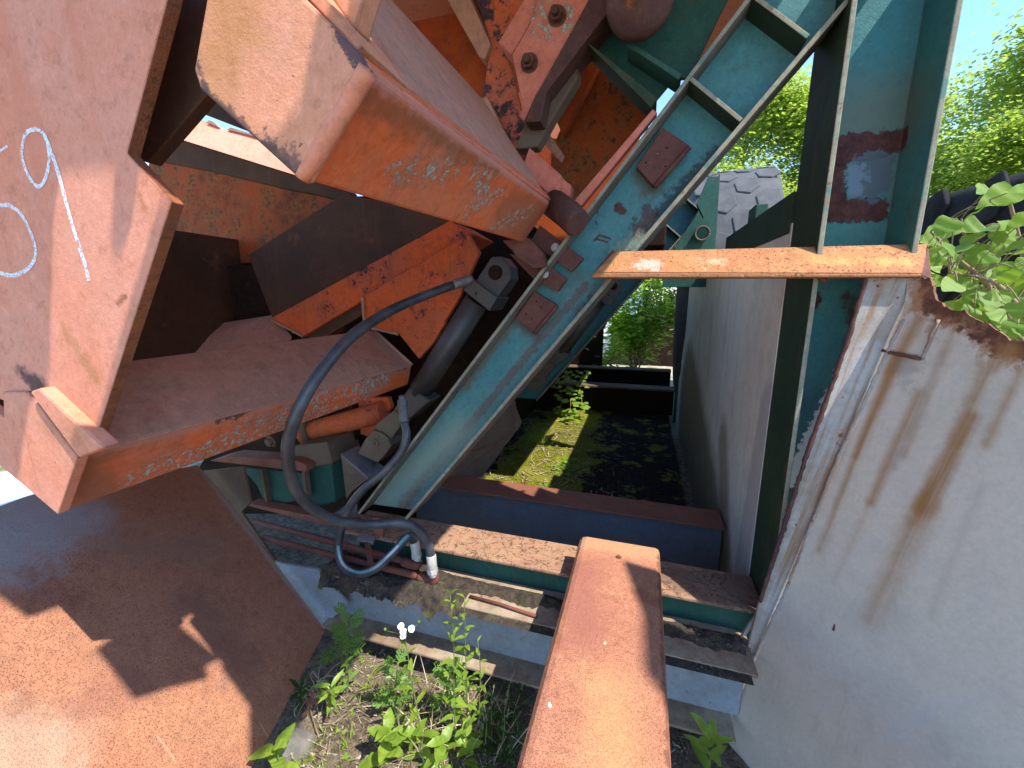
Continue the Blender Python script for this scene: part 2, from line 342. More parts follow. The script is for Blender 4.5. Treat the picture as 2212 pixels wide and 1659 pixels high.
m_teal = paint('teal_green_paint', TEAL, TEAL2, s1=2.2, patches=[((.085, .135, .115), .62, 2.4, .14)], rust=.16, rscale=12, rustc=((.055, .026, .026), (.15, .055, .04)), edge=.75, grain=.25, dirt=.22, dirtc=(.07, .07, .05), rough=.5, speck=[((.30, .34, .33), 120, .70, .6)],
    marks=[mk(1.52, 1262, 618, 938, 1012, .012, .016, 'rust', .95, .028, .006, 46), mk(1.52, 1262, 618, 938, 1012, .022, .026, (.13, .19, .18), .5, .03, .012, 30), mk(1.52, 1370, 560, 1250, 690, .028, .02, 'rust', .85, .05, .02, 40), mk(1.52, 950, 985, 870, 1095, .012, .03, 'rust', .9, .04, .012, 40),
           mk(1.52, 815, 1110, 865, 1110, .02, .018, 'rust', .85, .04, .01, 45), mk(1.52, 990, 940, 800, 1090, .07, .09, (.20, .27, .225), .85, .06, .08, 14),
           mk(1.52, 1100, 700, 1000, 840, .022, .014, (.12, .10, .07), .8, .05, .012, 40), mk(1.52, 1385, 390, 1410, 410, .022, .03, (.085, .075, .06), .8, .05, .02, 30), mk(1.52, 1120, 700, 1155, 725, .016, .02, (.085, .075, .06), .7, .05, .02, 30), mk(1.52, 1240, 590, 1210, 640, .03, .02, (.07, .10, .10), .6, .06, .03, 24), mk(1.52, 1335, 448, 1345, 455, .014, .012, 'rust', 1, .02, .003, 70),
           mk(1.52, 1283, 520, 1295, 508, .003, .003, 'rust', 1, .006, .002, 90), mk(1.52, 1295, 508, 1318, 516, .003, .003, 'rust', 1, .006, .002, 90), mk(1.52, 1290, 516, 1312, 523, .003, .003, 'rust', 1, .006, .002, 90),
           mk(1.52, 1291, 452, 1291, 460, .003, .004, 'rust', 1, .006, .002, 90), mk(1.52, 1286, 478, 1290, 484, .003, .003, 'rust', 1, .006, .002, 90),
           mk(1.52, 1400, 470, 1375, 500, .03, .02, 'rust', .8, .06, .008, 40), mk(1.52, 1545, 330, 1430, 455, .014, .02, (.03, .035, .035), .75, .05, .01, 60), mk(1.52, 1380, 515, 1340, 540, .02, .02, (.30, .30, .20), .6, .05, .02, 60), mk(1.52, 1265, 395, 1290, 375, .01, .012, (.25, .24, .21), .7, .03, .006, 70)])
m_post = paint('dark_teal_post_paint', (.05, .19, .20), (.065, .20, .175), s1=2.5, patches=[((.05, .10, .07), .56, 3, .14)], rust=.10, rscale=12, edge=.85, grain=.3, dirt=.18, dirtc=(.07, .07, .05), rough=.45, rustc=((.045, .018, .016), (.12, .04, .03)), speck=[((.28, .34, .33), 130, .72, .6)],
    marks=[mk(1.55, 1850, 255, 1930, 255, .10, .10, (.13, .14, .10), .7, .06, .08, 12),
           mk(1.55, 1795, 330, 1960, 300, .045, .03, 'rust', 1, .035, .004, 30), mk(1.55, 1960, 300, 1990, 270, .014, .02, 'rust', .8, .03, .008, 30), mk(1.55, 1808, 340, 1800, 450, .026, .028, 'rust', 1, .03, .004, 40), mk(1.55, 1800, 458, 1890, 452, .034, .034, 'rust', 1, .03, .004, 30),
           mk(1.55, 1885, 362, 1880, 395, .05, .05, (.085, .11, .13), 1, .05, .004, 45), mk(1.55, 1848, 372, 1848, 405, .022, .022, (.15, .21, .28), .8, .05, .006, 45),
           mk(1.55, 1755, 625, 1768, 645, .007, .008, 'rust', 1, .012, .003, 70), mk(1.55, 1768, 645, 1755, 670, .008, .006, 'rust', 1, .012, .003, 70), mk(1.55, 1740, 900, 1690, 1150, .10, .08, (.030, .085, .125), .7, .06, .06, 12),
           mk(1.55, 1815, 790, 1705, 1040, .006, .02, (.52, .55, .58), .95, .03, .004, 60), mk(1.55, 1680, 1090, 1665, 1160, .014, .016, (.50, .53, .56), .9, .03, .004, 60), mk(1.55, 1960, 490, 1975, 505, .02, .025, (.50, .48, .44), .9, .02, .004, 60), mk(1.55, 1845, 690, 1830, 640, .02, .012, 'rust', .8, .04, .012, 40)])
m_wornedge = paint('worn_cream_edge', (.27, .27, .20), (.22, .20, .15), s1=14, rust=.30, rscale=14, edge=.0, patches=[((.10, .20, .17), .56, 22, .05), ((.20, .085, .05), .62, 30, .04)], dirt=.3)
m_arm_side = paint('scuffed_flange_side', (.20, .18, .15), (.12, .11, .09), s1=7, rust=.25, rscale=10, edge=.4, patches=[((.06, .13, .13), .58, 14, .06)], dirt=.4, dirtc=(.07, .05, .04))
m_green_dk = paint('dark_green_paint', (.018, .042, .026), (.026, .055, .03), s1=2.5, patches=[((.055, .075, .025), .56, 2.2, .16)], rust=.10, edge=.7, dirt=.25, rustc=((.06, .025, .02), (.20, .08, .05)))
m_green = paint('mid_green_paint', (.022, .085, .062), (.03, .10, .08), s1=3, rust=.22, rscale=8, edge=.5, dirt=.3, dirtc=(.05, .045, .03), rustc=((.04, .02, .018), (.13, .045, .03)))
m_wall = paint('grey_brown_wall_paint', (.70, .65, .57), (.76, .71, .63), s1=1.2, rust=.04, edge=0, mott=.4, dirt=.25, dirtc=(.13, .115, .07), grain=.15, streak=[((0, 0, 1), .9, 8, (.20, .18, .13), .52, .75, .45)],
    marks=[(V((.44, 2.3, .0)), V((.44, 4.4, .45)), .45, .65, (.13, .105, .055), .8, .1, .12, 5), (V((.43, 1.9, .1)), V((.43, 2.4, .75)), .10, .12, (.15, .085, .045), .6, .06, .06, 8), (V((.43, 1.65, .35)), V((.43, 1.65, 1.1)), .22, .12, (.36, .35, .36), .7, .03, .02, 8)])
wd0, wd1 = wp(1990, 800), wp(1860, 1100); wdn = (wd1-wd0).normalized()
torn = [(1960, 598), (2008, 600), (2022, 648), (2045, 662), (2075, 672), (2110, 690), (2150, 712), (2180, 735), (2230, 745), (2400, 780)]
wm = []
OCH = (.30, .14, .045)
for (x0, y0), (x1, y1) in zip(torn[1:], torn[2:]):
    wm.append((wp(x0, y0), wp(x1, y1), .036, .036, (.33, .15, .07), .75, .08, .03, 30, wdn))
    wm.append((wp(x0, y0), wp(x1, y1), .030, .030, (.11, .04, .024), .92, .06, .012, 34))
    wm.append((wp(x0, y0), wp(x1, y1), .013, .013, (.05, .022, .016), 1, .02, .006, 40))
def wl(x0, y0, x1, y1, r0, r1, c, st, na=.006, so=.014, ns=18):
    q = (wp(x0, y0), wp(x1, y1), r0, r1, c, st, na, so, ns)
    return q + ((wdn,) if c == OCH else ())
wm += [wl(2062, 705, 1950, 985, .004, .006, OCH, .8), wl(2150, 770, 2060, 960, .004, .007, OCH, .8), wl(2205, 800, 2130, 960, .005, .007, OCH, .7), wl(1925, 790, 1770, 1190, .004, .006, OCH, .8), wl(2035, 760, 1930, 1010, .003, .004, (.20, .18, .16), .5), wl(2120, 1050, 2010, 1330, .004, .006, (.40, .33, .25), .5), wl(1985, 690, 1925, 800, .012, .014, OCH, .8), wl(1940, 770, 1850, 985, .014, .010, OCH, .8), wl(1850, 985, 1790, 1130, .010, .004, OCH, .35), wl(1985, 850, 1880, 1085, .010, .010, OCH, .75), wl(1880, 1085, 1800, 1260, .008, .002, OCH, .3),
       wl(2120, 800, 1975, 1130, .006, .014, OCH, .5, .016, .016), wl(2100, 900, 1995, 1100, .010, .020, OCH, 1), wl(1995, 1100, 1880, 1340, .020, .010, OCH, .75, .012, .03), wl(2180, 760, 2150, 800, .02, .004, OCH, .8), wl(1840, 930, 1740, 1150, .004, .004, OCH, .5),
       wl(1893, 755, 1992, 775, .005, .005, 'rust', .9, .008, .004, 60), wl(2025, 700, 2010, 740, .004, .003, (.5, .47, .42), .8, .01, .004), wl(1900, 700, 1760, 1010, .03, .03, (.48, .50, .50), .6, .05, .03, 18),
       wl(1905, 650, 1925, 665, .02, .02, (.55, .58, .62), .8, .03, .01, 40), wl(1960, 800, 1960, 820, .03, .02, (.17, .16, .16), .45, .06, .02, 24), wl(1800, 1360, 1803, 1350, .004, .002, (.10, .02, .02), 1, .004, .002, 90)]
m_wing = paint('grey_hopper_paint', (.585, .505, .41), (.52, .445, .36), s1=1.6, rust=.0, rscale=9, edge=0, mott=.28, scratch=.08, runs=.25, runc=(.30, .19, .10), grain=.12, dirt=.22, dirtc=(.22, .20, .17), bumpd=.0008,
    streak=[((.35, -.2, 1), 3, 22, (.42, .42, .43), .56, .74, .35)], speck=[((.10, .09, .09), 46, .75, .6)], marks=wm)
m_strip = paint('grey_strip_rust_stained', (.40, .39, .37), (.32, .28, .23), s1=5, rust=.40, rscale=7, edge=.6, dirt=.3, dirtc=(.22, .12, .05), streak=[(wdn, 1.5, 34, (.24, .11, .04), .46, .66, .85)])
def dl(x0, y0, x1, y1, r0, r1, *rest): return (dp(x0, y0), dp(x1, y1), r0, r1) + rest
m_deck = paint('rusted_hopper_deck', (.36, .155, .09), (.42, .195, .11), s1=2.2, patches=[((.22, .085, .06), .54, 1.6, .16), ((.30, .15, .10), .58, 4, .12)], rust=.16, rscale=14, rustc=((.15, .06, .04), (.26, .10, .05)), edge=.4, grain=.5, dirt=.30, dirtc=(.20, .095, .06), rough=.6,
    speck=[((.15, .055, .035), 290, .57, .8), ((.13, .05, .035), 120, .65, .55), ((.48, .25, .16), 90, .68, .4)], streak=[((.5, -.3, -.6), 2, 70, (.45, .24, .15), .62, .78, .4)],
    marks=[dl(620, 1135, 640, 1180, .0012, .0012, (.07, .035, .03), .8, .004, .001, 40), dl(640, 1180, 690, 1255, .0012, .0012, (.07, .035, .03), .8, .004, .001, 40), dl(560, 1560, 590, 1610, .0025, .003, (.50, .30, .20), .6, .004, .002, 60), dl(340, 1590, 380, 1645, .0025, .003, (.50, .30, .20), .6, .004, .002, 60), dl(150, 1560, 250, 1480, .03, .05, (.26, .11, .08), .6, .10, .05, 10), dl(420, 1300, 520, 1430, .06, .05, (.17, .085, .07), .5, .12, .08, 8), dl(250, 1180, 420, 1180, .05, .08, (.24, .15, .11), .5, .12, .08, 8), dl(40, 1500, 60, 1640, .02, .03, (.20, .08, .05), .6, .06, .02, 20), dl(-20, 1110, 130, 1110, .16, .11, (.30, .32, .34), .75, .12, .09, 9), dl(-20, 1215, 90, 1190, .10, .06, (.30, .31, .31), .7, .14, .06, 14), dl(-60, 1640, 60, 1640, .10, .10, (.50, .36, .26), .5, .1, .06, 16), dl(440, 1020, 690, 1340, .018, .018, (.33, .27, .22), .6, .02, .008, 30)])  # pale mark at lower left paints in the overexposed sun glare
m_gusset = paint('tan_brown_gusset', (.15, .105, .075), (.11, .075, .05), s1=4, rust=.1, edge=.6, dirt=.4, dirtc=(.10, .07, .045))
m_bluegrey = paint('blue_grey_beam_paint', (.29, .325, .35), (.24, .27, .29), s1=3, rust=.22, rscale=9, edge=.55, dirt=.35, dirtc=(.15, .12, .09), speck=[((.10, .06, .04), 60, .66, .6)])
m_b1top = paint('cream_rusty_flange', (.36, .29, .21), (.22, .15, .095), s1=6, rust=.38, rscale=12, edge=.5, dirt=.5, dirtc=(.09, .065, .045), rustc=((.08, .05, .035), (.30, .14, .06)))
m_navy = paint('dark_blue_web_paint', (.125, .14, .175), (.13, .135, .15), s1=2, rust=.10, edge=.3, dirt=.3)
m_flake = paint('flaking_tan_topcoat', (.34, .19, .12), (.40, .235, .14), s1=6, rust=.12, rscale=14, edge=.7, grain=.5, dirt=.25, crackle=22, patches=[((.20, .25, .20), .66, 9, .04)], bumpd=.003, marks=[(V((.14, 1.5, .48)), V((.46, 1.5, .48)), .07, .14, (.11, .075, .055), .65, .10, .04, 14)])  # dark mark on the right end mixes rough grime with painted-in shade
m_redtop = paint('dark_red_flange_top', (.20, .075, .05), (.26, .10, .06), s1=4, rust=.35, rscale=10, edge=.4, grain=.5, dirt=.35, dirtc=(.10, .06, .045), crackle=0)
m_fbeam = paint('even_orange_rust', (.42, .18, .11), (.47, .205, .125), s1=3.5, marks=[(V((-.15, 1.3, .6)), V((-.12, 1.0, .6)), .05, .06, (.30, .115, .085), .75, .06, .05, 12), (V((-.02, .85, .6)), V((.0, .6, .6)), .05, .07, (.55, .29, .13), .6, .06, .06, 10), (V((-.16, 1.45, .6)), V((.06, 1.45, .6)), .05, .05, (.50, .30, .16), .6, .05, .04, 12), (V((.10, 1.45, .6)), V((.10, .4, .6)), .008, .008, (.16, .06, .04), .8, .02, .006, 40), (V((-.186, 1.45, .6)), V((-.186, .4, .6)), .004, .006, (.16, .06, .04), .8, .02, .006, 40), (V((-.155, .775, .603)), V((-.153, .77, .603)), .003, .004, (.75, .72, .66), 1, .002, .001, 90), (V((-.05, .99, .603)), V((-.05, .985, .603)), .004, .004, (.62, .40, .24), 1, .004, .001, 90), (V((-.176, 1.32, .603)), V((-.175, 1.318, .603)), .003, .003, (.75, .72, .66), 1, .002, .001, 90)], patches=[((.30, .105, .06), .57, 3.5, .12), ((.52, .27, .13), .60, 2.6, .12)], rust=.24, rscale=16, rustc=((.14, .055, .035), (.30, .12, .06)), edge=.6, grain=.6, dirt=.2, dirtc=(.42, .22, .09), rough=.7, speck=[((.17, .065, .04), 430, .54, .8), ((.15, .058, .04), 210, .62, .55)])
m_xbar = paint('orange_rust_over_white', (.40, .17, .075), (.44, .22, .09), s1=7, rust=.42, rscale=22, rustc=((.14, .045, .03), (.40, .14, .06)), edge=1.0, grain=.9, dirt=.3, speck=[((.10, .035, .025), 150, .60, .85), ((.58, .42, .24), 60, .66, .7)], rough=.7,
    marks=[(PY(1385, 570, 1.38), PY(1410, 575, 1.38), .02, .022, (.42, .40, .33), .8, .05, .01, 60), (PY(1500, 555, 1.38), PY(1560, 560, 1.38), .01, .012, (.52, .42, .26), .7, .05, .015, 40), (PY(1760, 555, 1.38), PY(1960, 560, 1.38), .012, .012, (.50, .33, .11), .8, .05, .02, 30), (PY(1350, 545, 1.38), PY(2000, 530, 1.38), .003, .003, (.55, .34, .22), .7, .012, .004, 60)])
m_rustplate = paint('purple_red_rust_plate', (.11, .042, .036), (.145, .058, .046), s1=8, rust=.2, edge=.5, grain=.4, dirt=.2, speck=[((.30, .24, .22), 90, .66, .5)])
m_pipe = paint('red_oxide_pipe', (.16, .055, .036), (.12, .045, .034), s1=12, rust=.3, edge=.2, grain=.4, dirt=.35)
m_bush = paint('dark_rust_bushing', (.075, .036, .034), (.10, .042, .034), s1=8, rust=.25, edge=.2, grain=.3, dirt=.4)
m_cyl = paint('oily_black_cylinder', (.045, .043, .044), (.075, .07, .068), s1=5, rust=.08, edge=.25, grain=.2, dirt=.4, dirtc=(.07, .055, .04), rough=.42, spec=.5)
m_cyltan = paint('dusty_tan_lug', (.15, .115, .08), (.12, .09, .065), s1=8, rust=.1, edge=.4, dirt=.3)
m_hose = plain('dusty_black_hose', (.020, .025, .036), (.075, .078, .085), 12, .36, .3, .5, bumpd=.0012)
m_steel = plain('zinc_fitting', (.36, .35, .32), (.46, .45, .42), 40, .38, .2, .5, .1)
m_dullsteel = plain('dull_fitting', (.13, .13, .14), (.2, .2, .2), 30, .5, .3, .5, .4)
m_chalk = None
m_rubber = plain('dusty_tyre_rubber', (.014, .014, .014), (.034, .033, .032), 6, .9, .4, .08)
m_rubberg = plain('pale_dusty_tyre_rubber', (.06, .06, .062), (.092, .092, .092), 5, .85, .5, .25)
def chalkmat():
    N = NT('white_chalk'); bs = N.n('BsdfPrincipled'); bs.inputs['Base Color'].default_value = (.72, .74, .78, 1); bs.inputs['Roughness'].default_value = .95
    tr = N.n('BsdfTransparent'); mx = N.n('MixShader'); N.inp(mx.inputs[0], N.math('MULTIPLY', N.step(N.noise(330, 4, .85), .42, .50), N.step(N.noise(40, 4, .7), .30, .42)))
    N.t.links.new(tr.outputs[0], mx.inputs[1]); N.t.links.new(bs.outputs[0], mx.inputs[2]); N.inp(N.out.inputs[0], mx.outputs[0]); return N.m
m_chalk = chalkmat()

# ---------------------------------------------------------------- ground: one sheet to the horizon
def gz(x, y):
    d = math.hypot(x, y-2)
    if d > 14: return 0
    f = max(0, 1-d/14)
    h = (mnoise.noise(V((x*1.3, y*1.3, 0)))*.035 + mnoise.noise(V((x*4, y*4, 3)))*.018 + mnoise.noise(V((x*13, y*13, 7)))*.009)*f
    if y < 1.3 and -1.5 < x < .6: h += .05*math.exp(-((x+.7)/.35)**2-((y-.85)/.35)**2) + mnoise.noise(V((x*30, y*30, 1)))*.006
    return h
m_soil = None
def soilmat():
    N = NT('leaf_litter_soil'); a = N.noise(2.2, 7, .65); b = N.noise(26, 8, .75); c_ = N.noise(110, 5, .8)
    c = N.mix(N.step(b, .33, .66), (.075, .055, .04), (.24, .185, .125))
    c = N.mix(N.step(c_, .52, .70), c, (.36, .30, .23)); c = N.mix(N.math('MULTIPLY', N.step(c_, .48, .3), .7), c, (.035, .028, .022))
    # gravel further out
    sp = N.n('SeparateXYZ'); N.inp(sp.inputs[0], N.pos)
    far = N.step(N.vmath('LENGTH', N.vmath('SUBTRACT', N.pos, (-.4, 2.2, 0))), 2.6, 3.4); c = N.mix(far, c, N.mix(N.step(a, .46, .66), (.42, .37, .29), (.16, .19, .07)))
    # pit floor: soil blackened for shade, moss painted brightest along the sunlit strip
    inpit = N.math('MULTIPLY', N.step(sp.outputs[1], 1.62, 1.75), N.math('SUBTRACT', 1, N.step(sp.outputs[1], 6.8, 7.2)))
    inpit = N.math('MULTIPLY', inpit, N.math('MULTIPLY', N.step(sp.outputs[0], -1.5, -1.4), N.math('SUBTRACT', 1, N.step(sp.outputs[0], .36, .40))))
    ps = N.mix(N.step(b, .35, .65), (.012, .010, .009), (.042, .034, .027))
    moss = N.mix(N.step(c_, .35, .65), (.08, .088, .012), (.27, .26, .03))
    th_ = N.math('MULTIPLY_ADD', N.step(N.math('ABSOLUTE', N.math('ADD', sp.outputs[0], .84)), .22, .5), .17, .36)  # moss threshold follows the sunlit strip, painting its light into the floor
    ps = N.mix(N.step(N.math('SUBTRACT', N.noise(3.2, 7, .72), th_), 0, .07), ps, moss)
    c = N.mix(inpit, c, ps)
    bs = N.n('BsdfPrincipled'); N.inp(bs.inputs['Base Color'], c); bs.inputs['Roughness'].default_value = .95; bs.inputs['Specular IOR Level'].default_value = .1
    bp = N.n('Bump'); bp.inputs['Strength'].default_value = .9; bp.inputs['Distance'].default_value = .02
    N.inp(bp.inputs['Height'], N.math('ADD', b, N.math('MULTIPLY', c_, .4))); N.inp(bs.inputs['Normal'], bp.outputs[0]); N.inp(N.out.inputs[0], bs.outputs[0]); return N.m
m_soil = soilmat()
def ground():
    fine = [i*.05 for i in range(-60, 61)]
    xs = [-400, -150, -60, -30, -18, -12, -8, -6, -5, -4, -3.5] + fine + [3.5, 4, 5, 6, 8, 12, 18, 30, 60, 150, 400]
    ys = [-400, -150, -60, -30, -18, -12, -8, -5, -3, -2, -1.5, -1] + [.05*i for i in range(-14, 145)] + [8, 9, 10, 12, 15, 20, 30, 60, 150, 400]
    bm = bmesh.new(); g = [[bm.verts.new((x, y, gz(x, y))) for x in xs] for y in ys]
    for j in range(len(ys)-1):
        for i in range(len(xs)-1): bm.faces.new((g[j][i], g[j][i+1], g[j+1][i+1], g[j+1][i]))
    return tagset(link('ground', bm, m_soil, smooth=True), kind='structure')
ground()
# ================================================================ ORANGE BOOM
boom = empty('orange_boom', (-1.0, .5, .95), 'huge faded orange welded boom with two box beams and a chalked side plate', 'boom')
# side plate with chalk figures
prism('side_plate', on(.49, (390, -160), (362, 0), (275, 331), (371, 436), (204, 957), (72, 856), (14, 868), (-60, 840), (-500, 700), (-500, -160)), (0, .019, 0), m_plate, boom, .0015)
def ribbon(bm, pts, w, Y, t=.0006):
    P = spline([PY(x, y, Y) for x, y in pts], 6)
    L = []; rnd = random.Random(3)
    for i, p in enumerate(P):
        d = (P[min(i+1, len(P)-1)]-P[max(i-1, 0)]).normalized(); s = V((-d.z, 0, d.x))*w*rnd.uniform(.8, 1.2)
        L.append((bm.verts.new(p+s), bm.verts.new(p-s)))
    for a, b in zip(L, L[1:]): bm.faces.new((a[0], b[0], b[1], a[1]))
bm = bmesh.new()
ribbon(bm, [(96, 290), (84, 281), (72, 280), (55, 290), (47, 328), (54, 362), (68, 390), (84, 403), (98, 385), (106, 349), (103, 314), (95, 288)], .0034, .4893)
ribbon(bm, [(94, 287), (113, 335), (127, 378), (140, 427), (154, 478), (171, 533), (183, 570), (192, 606)], .0044, .48925)
ribbon(bm, [(-20, 447), (0, 444), (20, 444), (44, 461), (62, 492), (74, 526), (77, 549), (72, 565), (57, 583), (29, 595), (0, 589), (-20, 578)], .0036, .4893)
ribbon(bm, [(-5, 330), (6, 322), (16, 316)], .002, .4893)
sp = [o for o in col.objects if o.name == 'side_plate'][0]; sp.data.materials.append(m_cutedge)
for p in sp.data.polygons:
    if abs(p.normal.y) < .5: p.material_index = 1
link('chalk_number', bm, m_chalk, sp)
# lower box beam: end plate, weld bar, body
prism('lower_end_plate', on(.48, (60, 846), (168, 988), (125, 1112), (0, 1006), (-90, 930), (-90, 840), (8, 900), (6, 846)), (0, .02, 0), m_plate, boom, .002)
prism('weld_bar', on(.468, (62, 846), (84, 838), (212, 958), (226, 968), (170, 990), (160, 978)), (0, .03, 0), m_plate, boom, .005)
dl_ = V((-.155, 0, .165)); LTL, LTLb = LTR+dl_, LTRb + V((-.205, 0, .165)); LBL, LBLb = LB+dl_, LBb+dl_
bm = bmesh.new(); add_prism(bm, [LTR, LB, LBL, LTL], None, [LTRb, LBb, LBLb, LTLb]); bmesh.ops.recalc_face_normals(bm, faces=bm.faces)
ob = link('lower_box_beam', bm, [m_lower_side, m_brown], boom, .009, seg=3)
for p in ob.data.polygons:
    if p.normal.z > .35: p.material_index = 1
tube('weld_bead', [LTRb.lerp(LTLb, t)+V((0, .0, .004)) for t in (0, .35, .7, 1)], .007, m_brown, boom)
# upper box beam
prism('upper_end_plate', on(.478, (455, -60), (418, 150), (432, 192), (640, 382), (654, 392), (796, 150), (774, 110), (600, -60)), (0, .02, 0), m_upper_end, boom, .004)
uf = on(.50, (455, -60), (424, 150), (440, 195)) + [UBR, UTR] + on(.50, (772, 112), (600, -60))
ush = V((.04, .92, .03)); ub = [p+ush for p in uf]; ub[3] = UBRb; ub[4] = UTRb
bm = bmesh.new(); add_prism(bm, uf, None, ub); bmesh.ops.recalc_face_normals(bm, faces=bm.faces); link('upper_box_beam', bm, m_upper_side, boom, .008, seg=3)
rnd = random.Random(5); wb = [PY(795, 152, .484).lerp(PY(654, 386, .484), t/14) + V((rnd.uniform(-.001, .001), 0, rnd.uniform(-.001, .001))) for t in range(15)]
tube('weld_bead', wb, [.0105+rnd.uniform(-.0012, .0012) for _ in wb], m_plate, boom)
# grey-brown top plate of the upper beam (runs along the beam)
e1, e2 = PY(1186, 432, 1.42), PY(1046, 218, 1.42)
prism('top_plate', [e1, e2, e2+V((-.02, -.84, -.02)), e1+V((-.035, -.84, -.03))], V((-.012, 0, .010)), m_brown, boom, .002)
tube('weld_bead', [e1.lerp(e1+V((-.035, -.84, -.03)), t/10)+V((.006, 0, -.003)) for t in range(11)], .005, m_pink, boom)
prism('upper_flange', on(.50, (590, -80), (772, 110), (782, 100), (650, -80)), (0, .12, 0), m_upper_end, boom)
prism('back_plate', on(1.9, (690, -90), (1010, -90), (1060, 240), (880, 190)), (0, .03, 0), m_dorange, boom)
prism('front_lug_plate', on(.53, (660, -80), (766, 64), (812, -90)), (0, .03, 0), m_upper_end, boom)
# strap between side plate and upper beam
prism('strap_plate', on(.56, (392, -60), (468, -60), (424, 160), (446, 204), (320, 352), (300, 345)), (0, .022, 0), m_brownin, boom)
# inside webs and diaphragms
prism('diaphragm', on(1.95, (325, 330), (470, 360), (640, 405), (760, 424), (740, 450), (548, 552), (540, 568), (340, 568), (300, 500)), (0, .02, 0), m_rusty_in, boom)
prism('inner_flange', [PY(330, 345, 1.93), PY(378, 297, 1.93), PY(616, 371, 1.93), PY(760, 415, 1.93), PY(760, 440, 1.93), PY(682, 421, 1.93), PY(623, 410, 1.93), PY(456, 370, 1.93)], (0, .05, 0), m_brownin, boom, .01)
prism('far_side_plate', [PY(360, 310, 2.5), PY(395, 240, 2.7), PY(417, 255, 2.7), PY(447, 264, 2.7), PY(475, 276, 2.7), PY(493, 281, 2.7), PY(536, 290, 2.7), PY(680, 330, 2.7), PY(660, 400, 2.5)], (0, .03, 0), m_plate, boom)
for q in (((446, 264), (452, 259), (462, 264), (472, 275)), ((490, 280), (498, 275), (540, 288), (560, 300), (540, 292))):
    prism('torn_lip', on(2.68, *q), (0, .02, 0), m_brown, boom, 0)
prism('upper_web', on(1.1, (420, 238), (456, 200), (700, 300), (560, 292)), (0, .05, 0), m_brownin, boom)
prism('far_lower_plate', on(2.6, (350, 552), (520, 552), (520, 580), (350, 580)), (0, .03, 0), m_plate, boom)
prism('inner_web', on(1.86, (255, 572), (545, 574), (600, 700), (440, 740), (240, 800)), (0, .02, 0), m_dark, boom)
prism('inner_step', [PY(240, 792, 1.55), PY(430, 705, 1.80), PY(588, 680, 1.80), PY(630, 724, 1.72), PY(560, 760, 1.6), PY(250, 812, 1.5)], (0, 0, -.02), m_brown, boom)
# cross tube behind the beams
kq = on(1.70, (580, 690), (972, 476), (1022, 506), (655, 727))
prism('cross_tube', kq, (0, .26, 0), m_orange, boom, .004)
prism('cross_tube_flange', on(1.72, (536, 550), (740, 420), (960, 455), (990, 480), (590, 692)), (0, .02, 0), m_brownin, boom)
prism('cross_tube_lip', on(1.72, (655, 727), (1000, 519), (1010, 545), (690, 735)), (0, .03, 0), m_brownin, boom)
prism('link_plate', jag(on(1.665, (783, 641), (1012, 506), (1036, 545), (1012, 600), (985, 655), (935, 742), (905, 775), (860, 720), (788, 706)), .0015, .03, seed=4), (0, .025, 0), m_orange, boom)
# plates at the hinge
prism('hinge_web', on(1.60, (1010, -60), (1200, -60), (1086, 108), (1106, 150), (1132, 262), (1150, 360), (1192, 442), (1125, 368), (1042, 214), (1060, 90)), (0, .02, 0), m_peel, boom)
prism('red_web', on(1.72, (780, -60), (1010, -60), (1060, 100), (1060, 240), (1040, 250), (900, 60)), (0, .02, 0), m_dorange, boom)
prism('web_flange', on(1.58, (950, -30), (1004, -30), (1060, 94), (1048, 128), (1036, 124)), (0, .12, 0), m_brown, boom)
prism('hinge_gusset', on(1.56, (1040, 212), (1052, 208), (1126, 358), (1130, 372), (1118, 364)), (0, .06, 0), m_brown, boom)
prism('packer_plate', on(1.465, (1076, 92), (1160, -50), (1172, 5), (1106, 118), (1102, 116)), (0, .10, 0), m_pink, boom)
bp_ = prism('bolted_plate', on(1.44, (1175, -40), (1145, 51), (1106, 118), (1130, 232), (1120, 251), (1133, 262), (1157, 208), (1300, -40)), (0, .025, 0), m_pink, boom)
def bolt(name, c, n, r, h, mat, parent, hexh=None, studr=None):
    n = V(n).normalized(); u = n.orthogonal().normalized(); v = n.cross(u); c = V(c)
    bm = bmesh.new(); add_tube(bm, [c, c+n*h*.12], r*1.35, 20)
    add_prism(bm, [c+n*h*.12+(u*math.cos(a)+v*math.sin(a))*r for a in [math.pi/3*k+.3 for k in range(6)]], n*(h*.5))
    if studr: add_tube(bm, [c+n*h*.6, c+n*h, c+n*h*1.05], [studr, studr, studr*.8], 14)
    bmesh.ops.recalc_face_normals(bm, faces=bm.faces)
    return link(name, bm, mat, parent, .0012)
for x, y in ((1204, 36), (1144, 137)): bolt('hex_bolt', PY(x, y, 1.44), (-.02, -1, -.1), .021, .045, m_bush, bp_, studr=.012)
prism('hinge_flange', on(1.43, (1298, -50), (1345, -50), (1318, 20), (1180, 200), (1168, 262), (1134, 264), (1158, 206)), (0, .12, 0), m_bush, boom)
prism('guide_rail', on(1.50, (1136, 258), (1245, 106), (1250, 165), (1196, 252), (1160, 318), (1112, 322)), (0, .06, 0), m_gusset, boom, .006)
prism('small_bracket', on(1.44, (1127, 366), (1143, 318), (1213, 379), (1213, 407), (1198, 430)), (0, .05, 0), m_pink, boom)
prism('end_lug', on(1.45, (1213, 384), (1234, 400), (1232, 428), (1208, 440), (1196, 428)), (0, .05, 0), m_pink, boom)
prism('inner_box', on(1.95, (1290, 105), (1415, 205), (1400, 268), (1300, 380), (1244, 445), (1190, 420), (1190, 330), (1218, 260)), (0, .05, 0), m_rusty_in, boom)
prism('inner_box_side', on(1.90, (1280, 112), (1300, 130), (1215, 290), (1202, 262), (1245, 170)), (0, .3, 0), m_dorange, boom)
